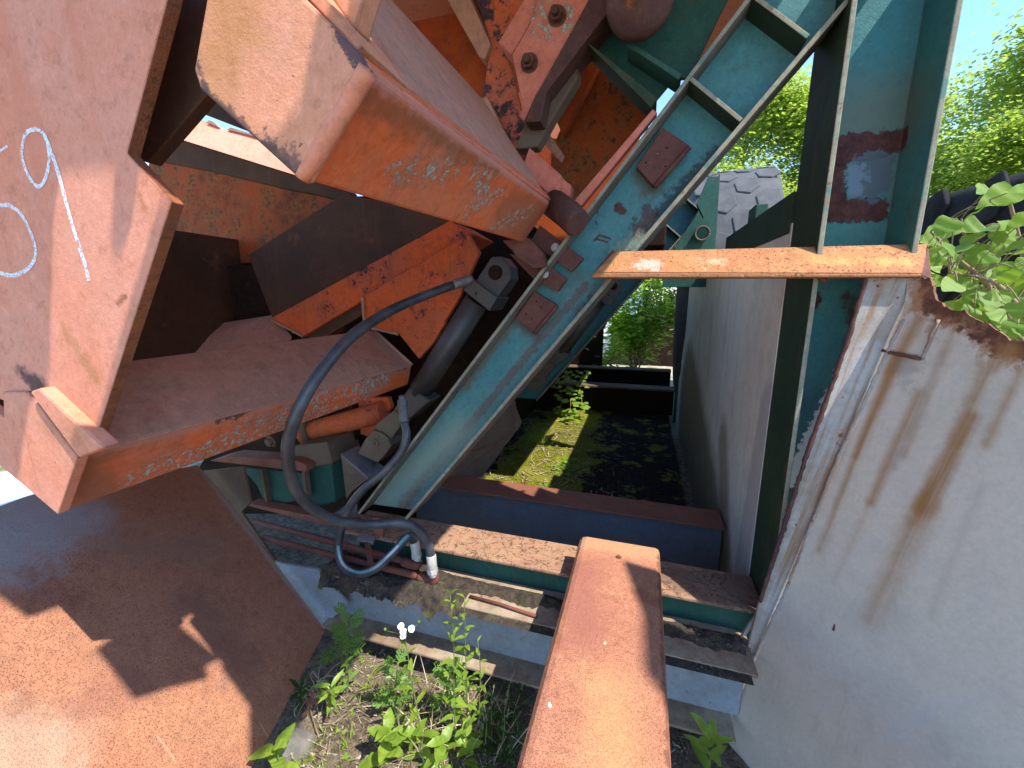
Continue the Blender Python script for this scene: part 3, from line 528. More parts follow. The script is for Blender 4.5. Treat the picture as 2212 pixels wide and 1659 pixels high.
prism('cross_strut', on(1.7, (1160, 250), (1215, 330), (1208, 345), (1150, 280)), (0, .05, 0), m_brown, boom)
prism('lit_plate', on(2.5, (1150, 225), (1215, 225), (1215, 300), (1150, 300)), (0, .03, 0), m_plate, boom)
prism('guide_strip', on(1.435, (1410, 235), (1420, 243), (1250, 452), (1236, 438)), (0, .03, 0), m_pink, boom)
tube('pivot_boss', [PY(1196, 440, 1.46), PY(1226, 462, 1.40), PY(1246, 482, 1.37), PY(1249, 484, 1.366)], [.045, .045, .043, .036], m_bush, boom, 28)
bm = bmesh.new()
for p in jag(on(1.41, (1088, 520), (1140, 515), (1178, 560), (1168, 578), (1150, 572), (1120, 556)), .003, .015, seed=8)[:1]: pass
add_prism(bm, jag(on(1.41, (1085, 520), (1140, 512), (1172, 545), (1180, 575), (1150, 580), (1120, 560)), .003, .015, seed=8), V((0, .05, 0))); bmesh.ops.recalc_face_normals(bm, faces=bm.faces)
link('dirt_caked_bracket', bm, m_rustplate, boom, .004)
# unseen plates added overhead, cut to cast shade on pit, deck and boom
def over(pts, z=2.6): return [V((x, y, z)) for x, y in pts]
prism('overhead_shade_plate', over([(-.188, .052), (.007, .02), (.036, .079), (.097, .17), (.053, .194), (.062, .228), (.089, .241), (.102, .214), (.28, .179), (.429, .058), (.45, .10), (.48, .62), (.48, 2.4), (-2.25, 2.4), (-2.25, 2.1), (-2.9, 2.1), (-2.9, .405), (.05, .40), (.066, .278), (.10, .235), (.07, .230), (-.10, .232), (-.142, .228), (-.165, .17), (-.175, .12), (-.20, .098)]), (0, 0, .02), m_plate, boom, 0)
prism('side_shade_plate', over([(-.142, .249), (-.217, .247), (-.207, .228), (-.213, .214), (-.236, .212), (-.258, .236), (-.271, .248), (-.411, .249), (-.411, .229), (-.345, .147), (-.377, .129), (-.385, .02), (-1.2, 0), (-1.2, .41), (-.142, .41)]), (0, 0, .02), m_plate, boom, 0)
box('left_light_stop', (-2.32, .62, .9), (-2.29, 2.5, 1.85), m_brownin, boom, .003)  # closure added to keep sky light out of the boom's inside
box('rear_shade_block', (-1.45, 2.75, 1.82), (.09, 5.6, 2.4), m_dark, boom, .01)  # added block that darkens the pit and bounds its sunlit strip
# black sheet added for the shade between the beams, and the rear web
prism('dark_back_sheet', on(2.2, (540, 430), (900, 420), (1130, 500), (1225, 560), (1120, 680), (960, 850), (880, 900), (700, 880), (560, 760)), (0, .03, 0), m_dark, boom)
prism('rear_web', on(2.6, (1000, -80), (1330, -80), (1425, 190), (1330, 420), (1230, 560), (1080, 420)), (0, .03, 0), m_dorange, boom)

# ================================================================ DIAGONAL ARM (front and rear)
AY0, AYW, AY1 = 1.43, 1.52, 1.62
def lin(a, b, t): return V(a).lerp(V(b), t)
A_l0, A_l1 = PY(772, 1108, AY0), PY(1482, 168, AY0)
A_r0, A_r1 = PY(878, 1124, AY0), PY(1832, 8, AY0)
A_r0 = V((A_r0.x, AY0, A_r0.z)); A_l0 = V((A_l0.x, AY0, A_l0.z))
adir = (A_r1-A_r0).normalized(); aper = V((-adir.z, 0, adir.x))
def front_edge(o):
    for p in o.data.polygons:
        if p.normal.y < -.8: p.material_index = 1
    return o
def make_arm(dy, label, group):
    S = V((0, dy, 0))
    t = empty('diagonal_arm', A_r0.lerp(A_l0, .5)+S, label, 'support arm', group)
    l1 = A_l1 + (A_l1-A_l0)*.55     # beyond the frame
    r1 = A_r1 + (A_r1-A_r0)*.12
    if dy > 0: l1, r1 = A_l1 + (A_l1-A_l0)*.10, A_r1 - (A_r1-A_r0)*.02
    ctr = [A_l0, A_r0, r1, l1]
    q = [V((p.x, AYW, p.z))+S for p in ctr]
    prism('web', q, (0, .012, 0), m_teal, t, 0)
    bm = bmesh.new(); a, b = A_r0+S, r1+S; n = aper*.013
    add_prism(bm, [a, b, b+n, a+n], (0, AY1-AY0, 0)); bmesh.ops.recalc_face_normals(bm, faces=bm.faces); front_edge(link('flange', bm, [m_arm_side, m_wornedge], t, .002))
    bm = bmesh.new(); a, b = A_l0+S, l1+S; lp = V((-(b-a).z, 0, (b-a).x)).normalized()*.012
    add_prism(bm, [a, b, b-lp, a-lp], (0, AY1-AY0, 0)); bmesh.ops.recalc_face_normals(bm, faces=bm.faces); front_edge(link('flange', bm, [m_arm_side, m_wornedge], t, .002))
    for (x0, y0, x1, y1) in ((1484, 170, 1598, 264), (1622, -6, 1742, 84)):
        a, b = PY(x0, y0, AY0+.004)+S, PY(x1, y1, AY0+.004)+S; d = (b-a).normalized(); nn = V((-d.z, 0, d.x))*.012
        front_edge(prism('stiffener', [a, b, b+nn, a+nn], (0, .09, 0), [m_green_dk, m_wornedge], t))
    return t
arm = make_arm(0, 'long teal green diagonal arm crossing the middle with red rust plates and a light edge', 'diagonal arms')
arm2 = make_arm(2.28, 'far green diagonal arm in shade behind the teal one below the trees', 'diagonal arms')
# gusset web left of the front arm, stiffener, bushing
prism('gusset_web', on(AYW+.02, (1262, 88), (1335, -30), (1600, -60), (1490, 168), (1455, 172), (1410, 226)), (0, .014, 0), m_green, arm)
prism('gusset_lip', on(AY0+.02, (1262, 88), (1282, 100), (1420, 212), (1406, 232)), (0, .10, 0), m_green_dk, arm)
prism('stiffener', on(AY0+.01, (1353, 98), (1364, 92), (1474, 160), (1466, 172)), (0, .09, 0), m_green, arm)
bm = bmesh.new(); c0, c1 = PY(1382, 2, 1.36), PY(1374, -26, 1.53)
add_tube(bm, [c1, c0, c0+V((0, -.008, 0)), c0+V((0, -.004, 0)), c0+V((0, .03, 0))], [.092, .09, .082, .06, .056], 36); bu = link('bushing', bm, m_bush, arm); tube('bore', [c0+V((0, .029, 0)), c0+V((0, .04, 0))], .055, m_dark, bu, 30)
def drilled(name, Y, pts, th, holes, mat, par, bead=None):
    o = prism(name, on(Y, *pts), (0, th, 0), mat, par, .003)
    for x, y in holes: tube('bolt_hole', [PY(x, y, Y-.0004), PY(x, y, Y+.004)], .0035, m_dark, o, 10)
    return o
drilled('backing_plate', 1.488, [(1374, 360), (1432, 275), (1490, 314), (1412, 402)], .032, [(1440, 320), (1437, 360), (1395, 352)], m_rustplate, arm)
drilled('backing_plate', 1.488, [(1112, 688), (1154, 629), (1204, 660), (1152, 720)], .032, [(1159, 651), (1170, 664), (1137, 678), (1149, 688)], m_rustplate, arm)
a, b = PY(1489, 318, 1.483), PY(1414, 404, 1.483); tube('weld_bead', [a, a.lerp(b, .5), b], .008, m_rustplate, arm)
a, b = PY(1204, 661, 1.483), PY(1154, 721, 1.483); tube('weld_bead', [a, a.lerp(b, .5), b], .008, m_rustplate, arm)
# clips that tie boom to arm
def clip(label, base, topq, bolt_px, by):
    t = empty('clip_bracket', PY(*bolt_px, by), label, 'clip bracket', 'bolted clip brackets on the arm')
    prism('base_strip', on(by+.012, *base), (0, .025, 0), m_rustplate, t)
    prism('cover_strip', on(by, *topq), (0, .014, 0), m_rustplate, t)
    bolt('hex_bolt', PY(*bolt_px, by), (0, -1, 0), .0115, .018, m_steel, t)
clip('upper rust red clip with a shiny bolt between boom tip and teal arm', [(1172, 494), (1210, 520), (1260, 558), (1235, 586), (1196, 560)], [(1166, 486), (1213, 523), (1192, 556), (1146, 522)], (1200, 535), 1.475)
clip('lower rust red clip with a shiny bolt just above the drilled plate', [(1150, 556), (1178, 568), (1224, 603), (1204, 630), (1168, 612)], [(1100, 548), (1144, 556), (1155, 552), (1186, 582), (1166, 617), (1150, 600)], (1176, 591), 1.475)
tube('rear_pin_ring', [PY(1518, 502, 3.60), PY(1518, 502, 3.66)], .052, m_green, arm2, 24)
bm = bmesh.new(); R = [PY(1517, 504, 3.595)+V((math.cos(a), 0, math.sin(a)))*.05 for a in [2*math.pi*k/28 for k in range(29)]]; add_tube(bm, R, .008, 8); link('ring_lip', bm, m_gusset, arm2)
prism('ring_plate', on(3.66, (1440, 560), (1500, 470), (1556, 372), (1546, 530), (1540, 620), (1430, 620)), (0, .03, 0), m_green, arm2)
prism('end_bracket', on(3.5, (1505, 440), (1530, 382), (1556, 380), (1540, 440), (1520, 470)), (0, .05, 0), m_green, arm2)
# ================================================================ POST
post = empty('upright_post', (.55, 1.54, .48), 'tall dark teal I beam post with a rust rimmed patch, right of the diagonal arm', 'post')
zb, zt = .40, 2.42
px0, px1 = .445, .672
box('web', (px0+.014, 1.548, zb), (px1-.014, 1.562, zt), m_post, post, 0)
front_edge(box('flange', (px0, 1.405, zb), (px0+.014, 1.66, zt), [m_green_dk, m_wornedge], post, .003))
front_edge(box('flange', (px1-.014, 1.405, zb), (px1, 1.69, zt), [m_post, m_wornedge], post, .003))

# ================================================================ SIDE WALL AND RAIL
sw = empty('side_wall', (.40, 2.7, 0), 'tall grey brown steel side wall of the pit running back from the post', 'steel wall')
prism('panel', [V((.442, 1.65, -.03)), V((.442, 1.65, 1.75)), V((.442, 5.4, 1.83)), V((.442, 5.4, -.03))], (.012, 0, 0), m_wall, sw, .002)
prism('top_rail', [V((.436, 1.665, 1.72)), V((.436, 1.665, 1.85)), V((.50, 1.665, 1.85)), V((.50, 1.665, 1.72))], (0, 1.22, .02), m_green_dk, sw, .004)
box('end_edge', (.41, 5.4, .0), (.46, 5.43, 1.84), m_green, sw, .003)
box('notch_lug', (.44, 2.2, 1.86), (.49, 2.34, 1.92), m_green, sw, .004)
# ================================================================ CROSS BEAMS
G = 'cross beams of the base frame'
b1 = empty('cross_beam', (-.4, 1.35, .10), 'pale blue grey cross beam nearest the weeds, its flanges rusty and mossy', 'cross beam', G)
box('web', (-1.24, 1.345, .112), (.385, 1.357, .353), m_bluegrey, b1, 0)
box('bottom_flange', (-1.27, 1.25, .10), (.36, 1.45, .112), m_b1top, b1, .003)
box('top_flange', (-1.26, 1.262, .353), (.40, 1.45, .365), m_b1top, b1, .003)
prism('end_gusset', on(1.32, (437, 1018), (525, 1009), (541, 1086), (521, 1106), (595, 1212)), (0, .012, 0), m_gusset, b1)
prism('end_gusset', on(1.30, (590, 1212), (610, 1218), (686, 1230), (752, 1304), (698, 1356)), (0, .012, 0), m_bluegrey, b1)
b2 = empty('cross_beam', (-.4, 1.5, .1), 'green cross beam topped with flaking tan paint, second from the weeds', 'cross beam', G)
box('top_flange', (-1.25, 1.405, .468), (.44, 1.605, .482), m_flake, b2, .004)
box('web', (-1.2, 1.455, .12), (.43, 1.467, .468), m_green, b2, 0)
b3 = empty('cross_beam', (-.4, 2.05, .0), 'dark blue cross beam with a red brown top at the near edge of the mossy pit', 'cross beam', G)
box('top_flange', (-1.35, 2.06, .408), (.43, 2.245, .422), m_redtop, b3, .003)
box('web', (-1.3, 2.12, .02), (.43, 2.132, .408), m_navy, b3, 0)
b4 = empty('cross_beam', (-.6, 6.0, .0), 'far dark cross beam closing the mossy pit, lit on a short stretch below the bush', 'cross beam', G)
box('top_flange', (-2.6, 6.5, .46), (.42, 6.72, .48), m_gusset, b4, .003)
box('web', (-2.6, 6.6, .0), (.42, 6.62, .46), m_dark, b4, 0)
box('lower_step', (-2.6, 5.55, .36), (.42, 5.8, .385), m_gusset, b4, .003)
box('lower_web', (-2.6, 5.7, .0), (.42, 5.72, .36), m_dark, b4, 0)
# loose rusty beam pointing at the viewer
fb = empty('rusty_beam', (-.04, .7, .49), 'broad orange rusty channel beam lying lengthwise over the cross beams toward the viewer', 'steel beam')
def chan():
    prof = [(-.192, .60-.11), (-.192, .582), (-.180, .598), (-.165, .603), (.085, .603), (.098, .598), (.103, .585), (.103, .49), (.09, .49), (.09, .575), (-.178, .575), (-.178, .49)]
    bm = bmesh.new(); add_prism(bm, [V((x, 1.49, z)) for x, z in prof], V((0, -2.4, 0))); bmesh.ops.recalc_face_normals(bm, faces=bm.faces)
    return link('channel', bm, m_fbeam, fb, .003)
chan()
bolt('rivet', PZ(1336, 1204, .603), (0, 0, 1), .008, .008, m_pipe, fb)
# ================================================================ HOPPER DECK (left) AND WING (right)
dpts = [dp(428, 1004), dp(500, 1090), dp(600, 1222), dp(704, 1362), dp(640, 1480), dp(600, 1560), dp(520, 1700), dp(300, 2100), dp(-250, 2100), dp(-500, 1500), dp(-260, 1145), dp(0, 1092), dp(64, 1070)]
deck = prism('hopper_deck', dpts, -DN*.014, m_deck, None, .003, loc=dp(640, 1480))
tagset(deck, 'big sloping rust coloured steel sheet at lower left below the boom', 'steel sheet')
wpts0 = [(1945, 692)] + [(1958, 612)] + torn + [(2900, 900), (2900, 2100), (1490, 2100), (1560, 1600), (1615, 1465), (1690, 1290)]
def torn_poly():
    out = [wp(1945, 692), wp(1958, 640)]; T = [wp(x, y) for x, y in torn]; rr = random.Random(11)
    for a, b in zip(T, T[1:]):
        out.append(a); m = max(2, int((b-a).length/.007))
        for k in range(1, m): out.append(a.lerp(b, k/m) + V((0, 0, rr.gauss(0, .0024))) + (b-a).normalized()*rr.gauss(0, .0012))
    out.append(T[-1]); return out + [V(q) - WN*(V(q)-wingP.p).dot(WN) for q in ((1.46, .70, 3.07), (1.88, .29, 3.67), (2.31, -.09, 4.38), (2.6, -.35, 4.4), (2.6, -.35, .05))] + [wp(1500, 2100), wp(1560, 1600), wp(1615, 1465), wp(1690, 1290)]  # outline past the torn edge is added, unseen, to shade the beams
wing = empty('hopper_wing', wp(1640, 1480), 'large pale grey steel hopper side at right with a torn rusty top edge', 'steel sheet')
prism('sheet', torn_poly(), -WN*.012, m_wing, wing, 0)
strip = on(1.375, (1872, 598), (1962, 596), (1950, 690), (1820, 985), (1695, 1290), (1618, 1470), (1560, 1600), (1528, 1600), (1545, 1555), (1600, 1455), (1640, 1300), (1742, 985), (1830, 740))
prism('edge_strip', strip, (0, .012, 0), m_strip, wing, .002)
def bead(pts, r, mat, par, seed=2):
    rr = random.Random(seed); P = []
    for a, b in zip(pts, pts[1:]):
        m = max(3, int((b-a).length/.012)); P += [a.lerp(b, k/m) for k in range(m)]
    P.append(pts[-1]); P = [p + V((rr.gauss(0, .0008), rr.gauss(0, .0005), rr.gauss(0, .0008))) for p in P]
    return tube('weld_bead', P, [r*rr.uniform(.75, 1.25) for _ in P], mat, par, 8)
bead([PY(1870, 602, 1.366), PY(1830, 740, 1.366), PY(1742, 985, 1.366), PY(1642, 1300, 1.366)], .0065, m_bush, wing, 3)
bead([wp(1952, 690)+WN*.002, wp(1812, 985)+WN*.002, wp(1692, 1290)+WN*.002, wp(1606, 1470)+WN*.002], .0038, m_strip, wing)
bead([wp(1905, 757)+WN*.003, wp(1948, 766)+WN*.003, wp(1990, 776)+WN*.003], .004, m_rustplate, wing)
bead([wp(1992, 776)+WN*.003, wp(2012, 735)+WN*.003, wp(2030, 690)+WN*.003], .0045, m_strip, wing)
prism('end_scrap', on(1.40, (1600, 1378), (1612, 1372), (1640, 1335), (1636, 1325), (1618, 1350)), (0, .01, 0), m_steel, wing, 0)
# ================================================================ HORIZONTAL BAR
xb = empty('cross_bar', (.2, 1.38, 1.58), 'horizontal orange rusty angle bar welded from the teal arm to the torn wing', 'steel bar')
f = [PY(1328, 543, 1.425), PY(2008, 526, 1.43), PY(1992, 590, 1.355), PY(1284, 588, 1.36)]
n_ = (f[1]-f[0]).cross(f[3]-f[0]).normalized()
if n_.y > 0: n_ = -n_
prism('top_leg', f, -n_*.008, m_xbar, xb, .002)
f2 = [PY(1284, 589.5, 1.359), PY(1992, 591, 1.354), PY(1990, 599, 1.354), PY(1274, 600, 1.359)]
prism('bottom_leg', f2, (0, .07, 0), m_xbar, xb, .003)
for q in ([f[3]+V((.0, .03, .0)), f[0]+V((-.004, .0, 0))], [PY(1768, 600, 1.40), PY(1785, 606, 1.40)], [PY(1960, 601, 1.40), PY(1982, 604, 1.40)]): bead(q, .006, m_rustplate, xb)
prism('mitred_end', [PY(2005, 530, 1.42), PY(2012, 600, 1.36), PY(1955, 600, 1.36), PY(1990, 594, 1.36)], V((.002, .03, 0)), m_rustplate, xb, 0)
# ================================================================ HYDRAULICS
def make_cyl(dx, dy, label):
    S = V((dx, dy, 0)); t = empty('hydraulic_cylinder', PY(815, 965, 1.60)+S, label, 'hydraulic cylinder', 'hydraulic cylinders')
    def Q(x, y, Y): return PY(x, y, Y)+S
    tube('barrel', [Q(1030, 650, 1.66), Q(905, 850, 1.66)], .052, m_cyl, t, 32)
    h = [Q(x, y, 1.60) for x, y in ((1027, 612), (1036, 594), (1062, 555), (1084, 554), (1101, 575), (1103, 602), (1073, 645))]
    prism('head_eye', h, (0, .11, 0), m_cyl, t, .004)
    prism('gland_block', [Q(x, y, 1.575) for x, y in ((1019, 602), (1074, 643), (1057, 672), (1001, 627))], (0, .16, 0), m_cyl, t, .003)
    bm = bmesh.new(); add_tube(bm, [Q(1029, 634, 1.5745), Q(1029, 634, 1.58)], .006, 12); link('port_hole', bm, m_dark, t)
    bm = bmesh.new(); c = Q(1070, 589, 1.60); add_tube(bm, [c+V((0, -.004, 0)), c+V((0, .02, 0))], .029, 28); add_tube(bm, [c+V((0, -.007, 0)), c+V((0, .02, 0))], .024, 28); link('pin', bm, m_dark, t, .001)
    prism('base_block', [Q(x, y, 1.61) for x, y in ((884, 836), (930, 866), (872, 915), (846, 890))], (0, .11, 0), m_cyl, t, .008)
    prism('rod_end', [Q(x, y, 1.60) for x, y in ((806, 922), (850, 886), (876, 906), (842, 952))], (0, .09, 0), m_cyltan, t, .006)
    prism('lug', [Q(x, y, 1.585) for x, y in ((772, 979), (788, 950), (804, 930), (822, 934), (838, 946), (845, 964), (830, 985), (815, 1000))], (0, .11, 0), m_cyltan, t, .004)
    bm = bmesh.new(); c = Q(811, 957, 1.585); add_tube(bm, [c+V((0, -.003, 0)), c+V((0, .02, 0))], .022, 28); add_tube(bm, [c+V((0, -.006, 0)), c+V((0, .02, 0))], .019, 28); link('pin', bm, m_cyltan, t, .001)
    bm = bmesh.new(); add_tube(bm, [Q(811, 958, 1.5785), Q(811, 958, 1.59)], .004, 12); link('grease_hole', bm, m_dark, t)
    return t
make_cyl(0, 0, 'oily black hydraulic cylinder lying parallel to the teal arm beside the hoses')
make_cyl(.33, 1.75, 'dark hydraulic cylinder half hidden under the far arm in front of the bush')
cl = empty('clevis_bracket', PY(770, 1040, 1.56), 'tan dusty clevis bracket holding the lower end of the black cylinder', 'bracket')
prism('front_face', on(1.55, (736, 982), (795, 1034), (758, 1064), (748, 1078)), (0, .012, 0), m_cyltan, cl)
prism('tray', [PY(736, 980, 1.548), PY(795, 1032, 1.548), PY(830, 1008, 1.66), PY(775, 962, 1.66)], (0, 0, -.012), m_dullsteel, cl)
pd = empty('pedestal', PY(640, 1080, 1.58), 'green and brown bearing pedestal left of the cylinder behind the hose loop', 'pedestal')
prism('block', on(1.60, (632, 985), (700, 958), (716, 1000), (723, 1085), (660, 1100), (640, 1060)), (0, .15, 0), m_green, pd, .006)
prism('cap', on(1.56, (600, 985), (640, 962), (705, 955), (718, 1002), (660, 1012), (610, 1006)), (0, .22, 0), m_gusset, pd, .006)
prism('top_rail', on(1.50, (452, 996), (490, 985), (640, 996), (662, 1006), (660, 1020), (560, 1008)), (0, .10, 0), m_redtop, pd, .004)
prism('gusset_panel', on(1.53, (522, 1010), (655, 1022), (662, 1078), (574, 1092), (556, 1050)), (0, .012, 0), m_green, pd)
prism('rib', on(1.50, (562, 1014), (566, 1014), (578, 1090), (573, 1090)), (0, .03, 0), m_gusset, pd, .001)
prism('rib', on(1.50, (651, 1020), (657, 1020), (664, 1076), (659, 1077)), (0, .03, 0), m_gusset, pd, .001)
prism('base_rail', on(1.46, (530, 1092), (540, 1088), (690, 1118), (845, 1152), (845, 1164), (690, 1132)), (0, .06, 0), m_redtop, pd, .003)
bolt('bolt_head', PY(586, 953, 1.50), (-.1, -1, -.2), .022, .035, m_cyltan, pd)
hs = empty('hinge_shaft', PY(740, 912, 1.75), 'orange hinge shaft tube under the lower box beam', 'shaft')
tube('tube', [PY(655, 938, 1.72), PY(830, 888, 1.78)], .055, m_orange, hs, 28)
tube('collar', [PY(664, 935, 1.72), PY(676, 931, 1.724)], .062, m_gusset, hs, 28)
prism('lug_plate', on(1.80, (770, 860), (838, 858), (845, 880), (800, 945), (770, 935)), (0, .03, 0), m_orange, hs)
# left wall of the pit, and black plates added for its darkness
pw = prism('pit_wall', [V((-1.42, 1.75, -.05)), V((-1.42, 6.9, -.05)), V((-1.42, 6.9, 1.75)), V((-1.42, 1.75, 1.5))], (-.02, 0, 0), m_dark, None, .002, loc=(-1.42, 4, 0)); tagset(pw, 'left side wall of the pit, coloured black for the deep shade there', 'steel wall')  # wall colour is black to carry the shade of the pit
ew = prism('dark_end_plate', [V((-2.6, 6.85, 0)), V((-.62, 6.85, 0)), V((-.62, 6.85, 1.05)), V((-.3, 6.85, 1.75)), V((-.3, 6.85, 2.3)), V((-2.6, 6.85, 2.3))], (0, .03, 0), m_dark, None, .002, loc=(-1.4, 6.85, 0)); tagset(ew, 'black plate added to darken the far left end of the pit under the far arm', 'steel plate')  # added plate, its black stands for the dark far end
lw = prism('bent_sheet', jag([PY(930, 1050, 2.15), PY(1085, 860, 2.4), PY(1112, 862, 2.5), PY(1118, 895, 2.6), PY(1128, 912, 2.6), PY(1080, 980, 2.5), PY(1042, 1030, 2.35), PY(980, 1040, 2.2)], .004, .05, seed=2), V((-.02, .01, 0)), m_gusset, None, .001, loc=PY(1040, 1030, 2.3))
tagset(lw, 'dull tan bent steel sheet leaning in shade at the left side of the pit', 'steel sheet')
bk = prism('dark_fill_sheet', on(1.95, (430, 1010), (480, 925), (760, 855), (900, 900), (860, 1010), (720, 1110), (520, 1110)), (0, .02, 0), m_dark, None, .001, loc=PY(640, 1050, 1.95)); tagset(bk, 'black sheet added for the deep shade behind the green bearing pedestal', 'steel sheet')  # added to cover bright ground and read as shade behind the pedestal
# hoses
def hose(name, label, pts, fit0, fit1, f0mat, f1mat, stripe=None):
    P = spline([PY(*p) for p in pts], 8); t = empty(name, P[len(P)//2], label, 'hydraulic hose', 'hydraulic hoses')
    r = .0172
    tube('rubber', P, r, m_hose, t, 18)
    for fp, mt in ((fit0, f0mat), (fit1, f1mat)):
        a, b = PY(*fp[0]), PY(*fp[1]); d = b-a
        fo = tube('ferrule', [a, a+d*.05, a+d*.62], [.017, .0195, .0192], mt, t, 20, bevel=.001)
        u = d.normalized(); o1 = u.orthogonal().normalized(); o2 = u.cross(o1); c = a+d*.62
        prism('hex_nut', [c+(o1*math.cos(q)+o2*math.sin(q))*.0215 for q in [math.pi/3*k for k in range(6)]], d*.22, mt, t, .0015)
        tube('stem', [a+d*.84, b], .0145, mt, t, 16)
    if stripe:
        i0, i1 = stripe; bm = bmesh.new(); L = []
        for i in range(i0, i1):
            p = P[i]; d = (P[i+1]-P[i-1]).normalized(); vw = (CAM-p).normalized(); side = d.cross(vw).normalized()
            ang = .15; vp_ = (vw-d*vw.dot(d)).normalized(); rad = (vp_*math.cos(ang)+V((0, 0, 1))*.45); rad = (rad-d*rad.dot(d)).normalized()
            tt = d.cross(rad).normalized()*.0052; q = p+rad*(r+.0004); L.append((bm.verts.new(q+tt), bm.verts.new(q-tt)))
        for a, b in zip(L, L[1:]): bm.faces.new((a[0], b[0], b[1], a[1]))
        N = NT('worn_teal_stripe'); bs = N.n('BsdfPrincipled'); N.inp(bs.inputs['Base Color'], N.mix(N.step(N.noise(9, 2, .5), .45, .6), (.10, .25, .26), (.40, .43, .48)))
        tr = N.n('BsdfTransparent'); mx = N.n('MixShader'); N.inp(mx.inputs[0], N.step(N.noise(240, 4, .7), .36, .42)); N.t.links.new(tr.outputs[0], mx.inputs[1]); N.t.links.new(bs.outputs[0], mx.inputs[2]); N.inp(N.out.inputs[0], mx.outputs[0])
        link('printed_stripe', bm, N.m, t)
    return t
hose('hydraulic_hose', 'thick dusty black hose arching from the cylinder head and down over the lower beam',
     [(978, 616, 1.52), (930, 634, 1.44), (850, 668, 1.26), (765, 722, 1.06), (695, 800, .93), (645, 885, .86), (622, 965, .86), (632, 1040, .92), (665, 1090, .99), (725, 1124, 1.08), (800, 1133, 1.17), (865, 1130, 1.24), (905, 1146, 1.28), (925, 1175, 1.30), (931, 1200, 1.30)],
     ((978, 616, 1.52), (1020, 602, 1.58)), ((931, 1198, 1.30), (936, 1246, 1.30)), m_dullsteel, m_steel)
hose('hydraulic_hose', 'dusty black hose with a teal printed stripe curling in a loop below the cylinder foot',
     [(874, 912, 1.44), (878, 940, 1.42), (868, 975, 1.40), (835, 1015, 1.37), (790, 1052, 1.34), (757, 1092, 1.32), (738, 1140, 1.31), (731, 1185, 1.30), (742, 1222, 1.27), (775, 1239, 1.25), (812, 1228, 1.25), (848, 1195, 1.27), (876, 1164, 1.31), (888, 1158, 1.33), (893, 1166, 1.345), (896, 1174, 1.35)],
     ((874, 914, 1.44), (868, 856, 1.50)), ((895, 1168, 1.35), (902, 1212, 1.35)), m_dullsteel, m_steel, stripe=(54, 100))
def pipe(label, pts, r, elbow):
    P = [PZ(*p) for p in pts]; t = empty('oil_pipe', P[0].lerp(P[-1], .5), label, 'pipe', 'red oil pipes')
    tube('tube', P, r, m_pipe, t, 18)
    e = [PZ(*p) for p in elbow]; tube('elbow', spline(e, 5), r*1.45, m_pipe, t, 20); return t
pipe('red oxide pipe nearer the pit, ending under the striped hose', [(540, 1124, .432), (700, 1166, .432), (886, 1216, .432)], .0135, [(872, 1214, .432), (890, 1219, .432), (900, 1220, .438), (902, 1212, .455)])
pipe('red oxide pipe nearer the weeds, ending in the big elbow fitting', [(566, 1160, .405), (740, 1205, .405), (922, 1249, .405)], .0135, [(905, 1246, .405), (928, 1252, .405), (938, 1252, .412), (938, 1243, .43)])
pc = empty('pipe_clamp', PZ(800, 1195, .46), 'small rusty clamp strap over the two red pipes', 'clamp')
prism('strap', [PZ(788, 1172, .47), PZ(800, 1176, .47), PZ(808, 1222, .45), (PZ(795, 1218, .45))], (0, 0, .006), m_pipe, pc, .001)
prism('pad', [PZ(770, 1168, .468), PZ(782, 1158, .478), PZ(812, 1164, .478), PZ(806, 1178, .468)], (0, 0, .014), m_dullsteel, pc, .002)
prism('post', on(1.42, (805, 1118), (826, 1122), (828, 1165), (806, 1160)), (0, .012, 0), m_redtop, pc)

# ================================================================ DEBRIS ON THE FIRST BEAM
def debrismat():
    N = NT('mossy_lichen_debris'); a = N.noise(30, 8, .75); b = N.noise(110, 5, .8); z = N.noise(7, 4, .6)
    c = N.mix(N.step(a, .36, .62), (.022, .017, .013), (.085, .062, .042)); c = N.mix(N.math('MULTIPLY', N.step(b, .56, .64), N.step(z, .48, .58)), c, (.26, .27, .21))
    c = N.mix(N.math('MULTIPLY', N.step(N.noise(14, 6, .7), .56, .62), .8), c, (.10, .11, .02))
    bs = N.n('BsdfPrincipled'); N.inp(bs.inputs['Base Color'], c); bs.inputs['Roughness'].default_value = .95
    bp = N.n('Bump'); bp.inputs['Strength'].default_value = 1; bp.inputs['Distance'].default_value = .012; N.inp(bp.inputs['Height'], N.math('ADD', a, b)); N.inp(bs.inputs['Normal'], bp.outputs[0]); N.inp(N.out.inputs[0], bs.outputs[0]); return N.m
m_deb = debrismat()
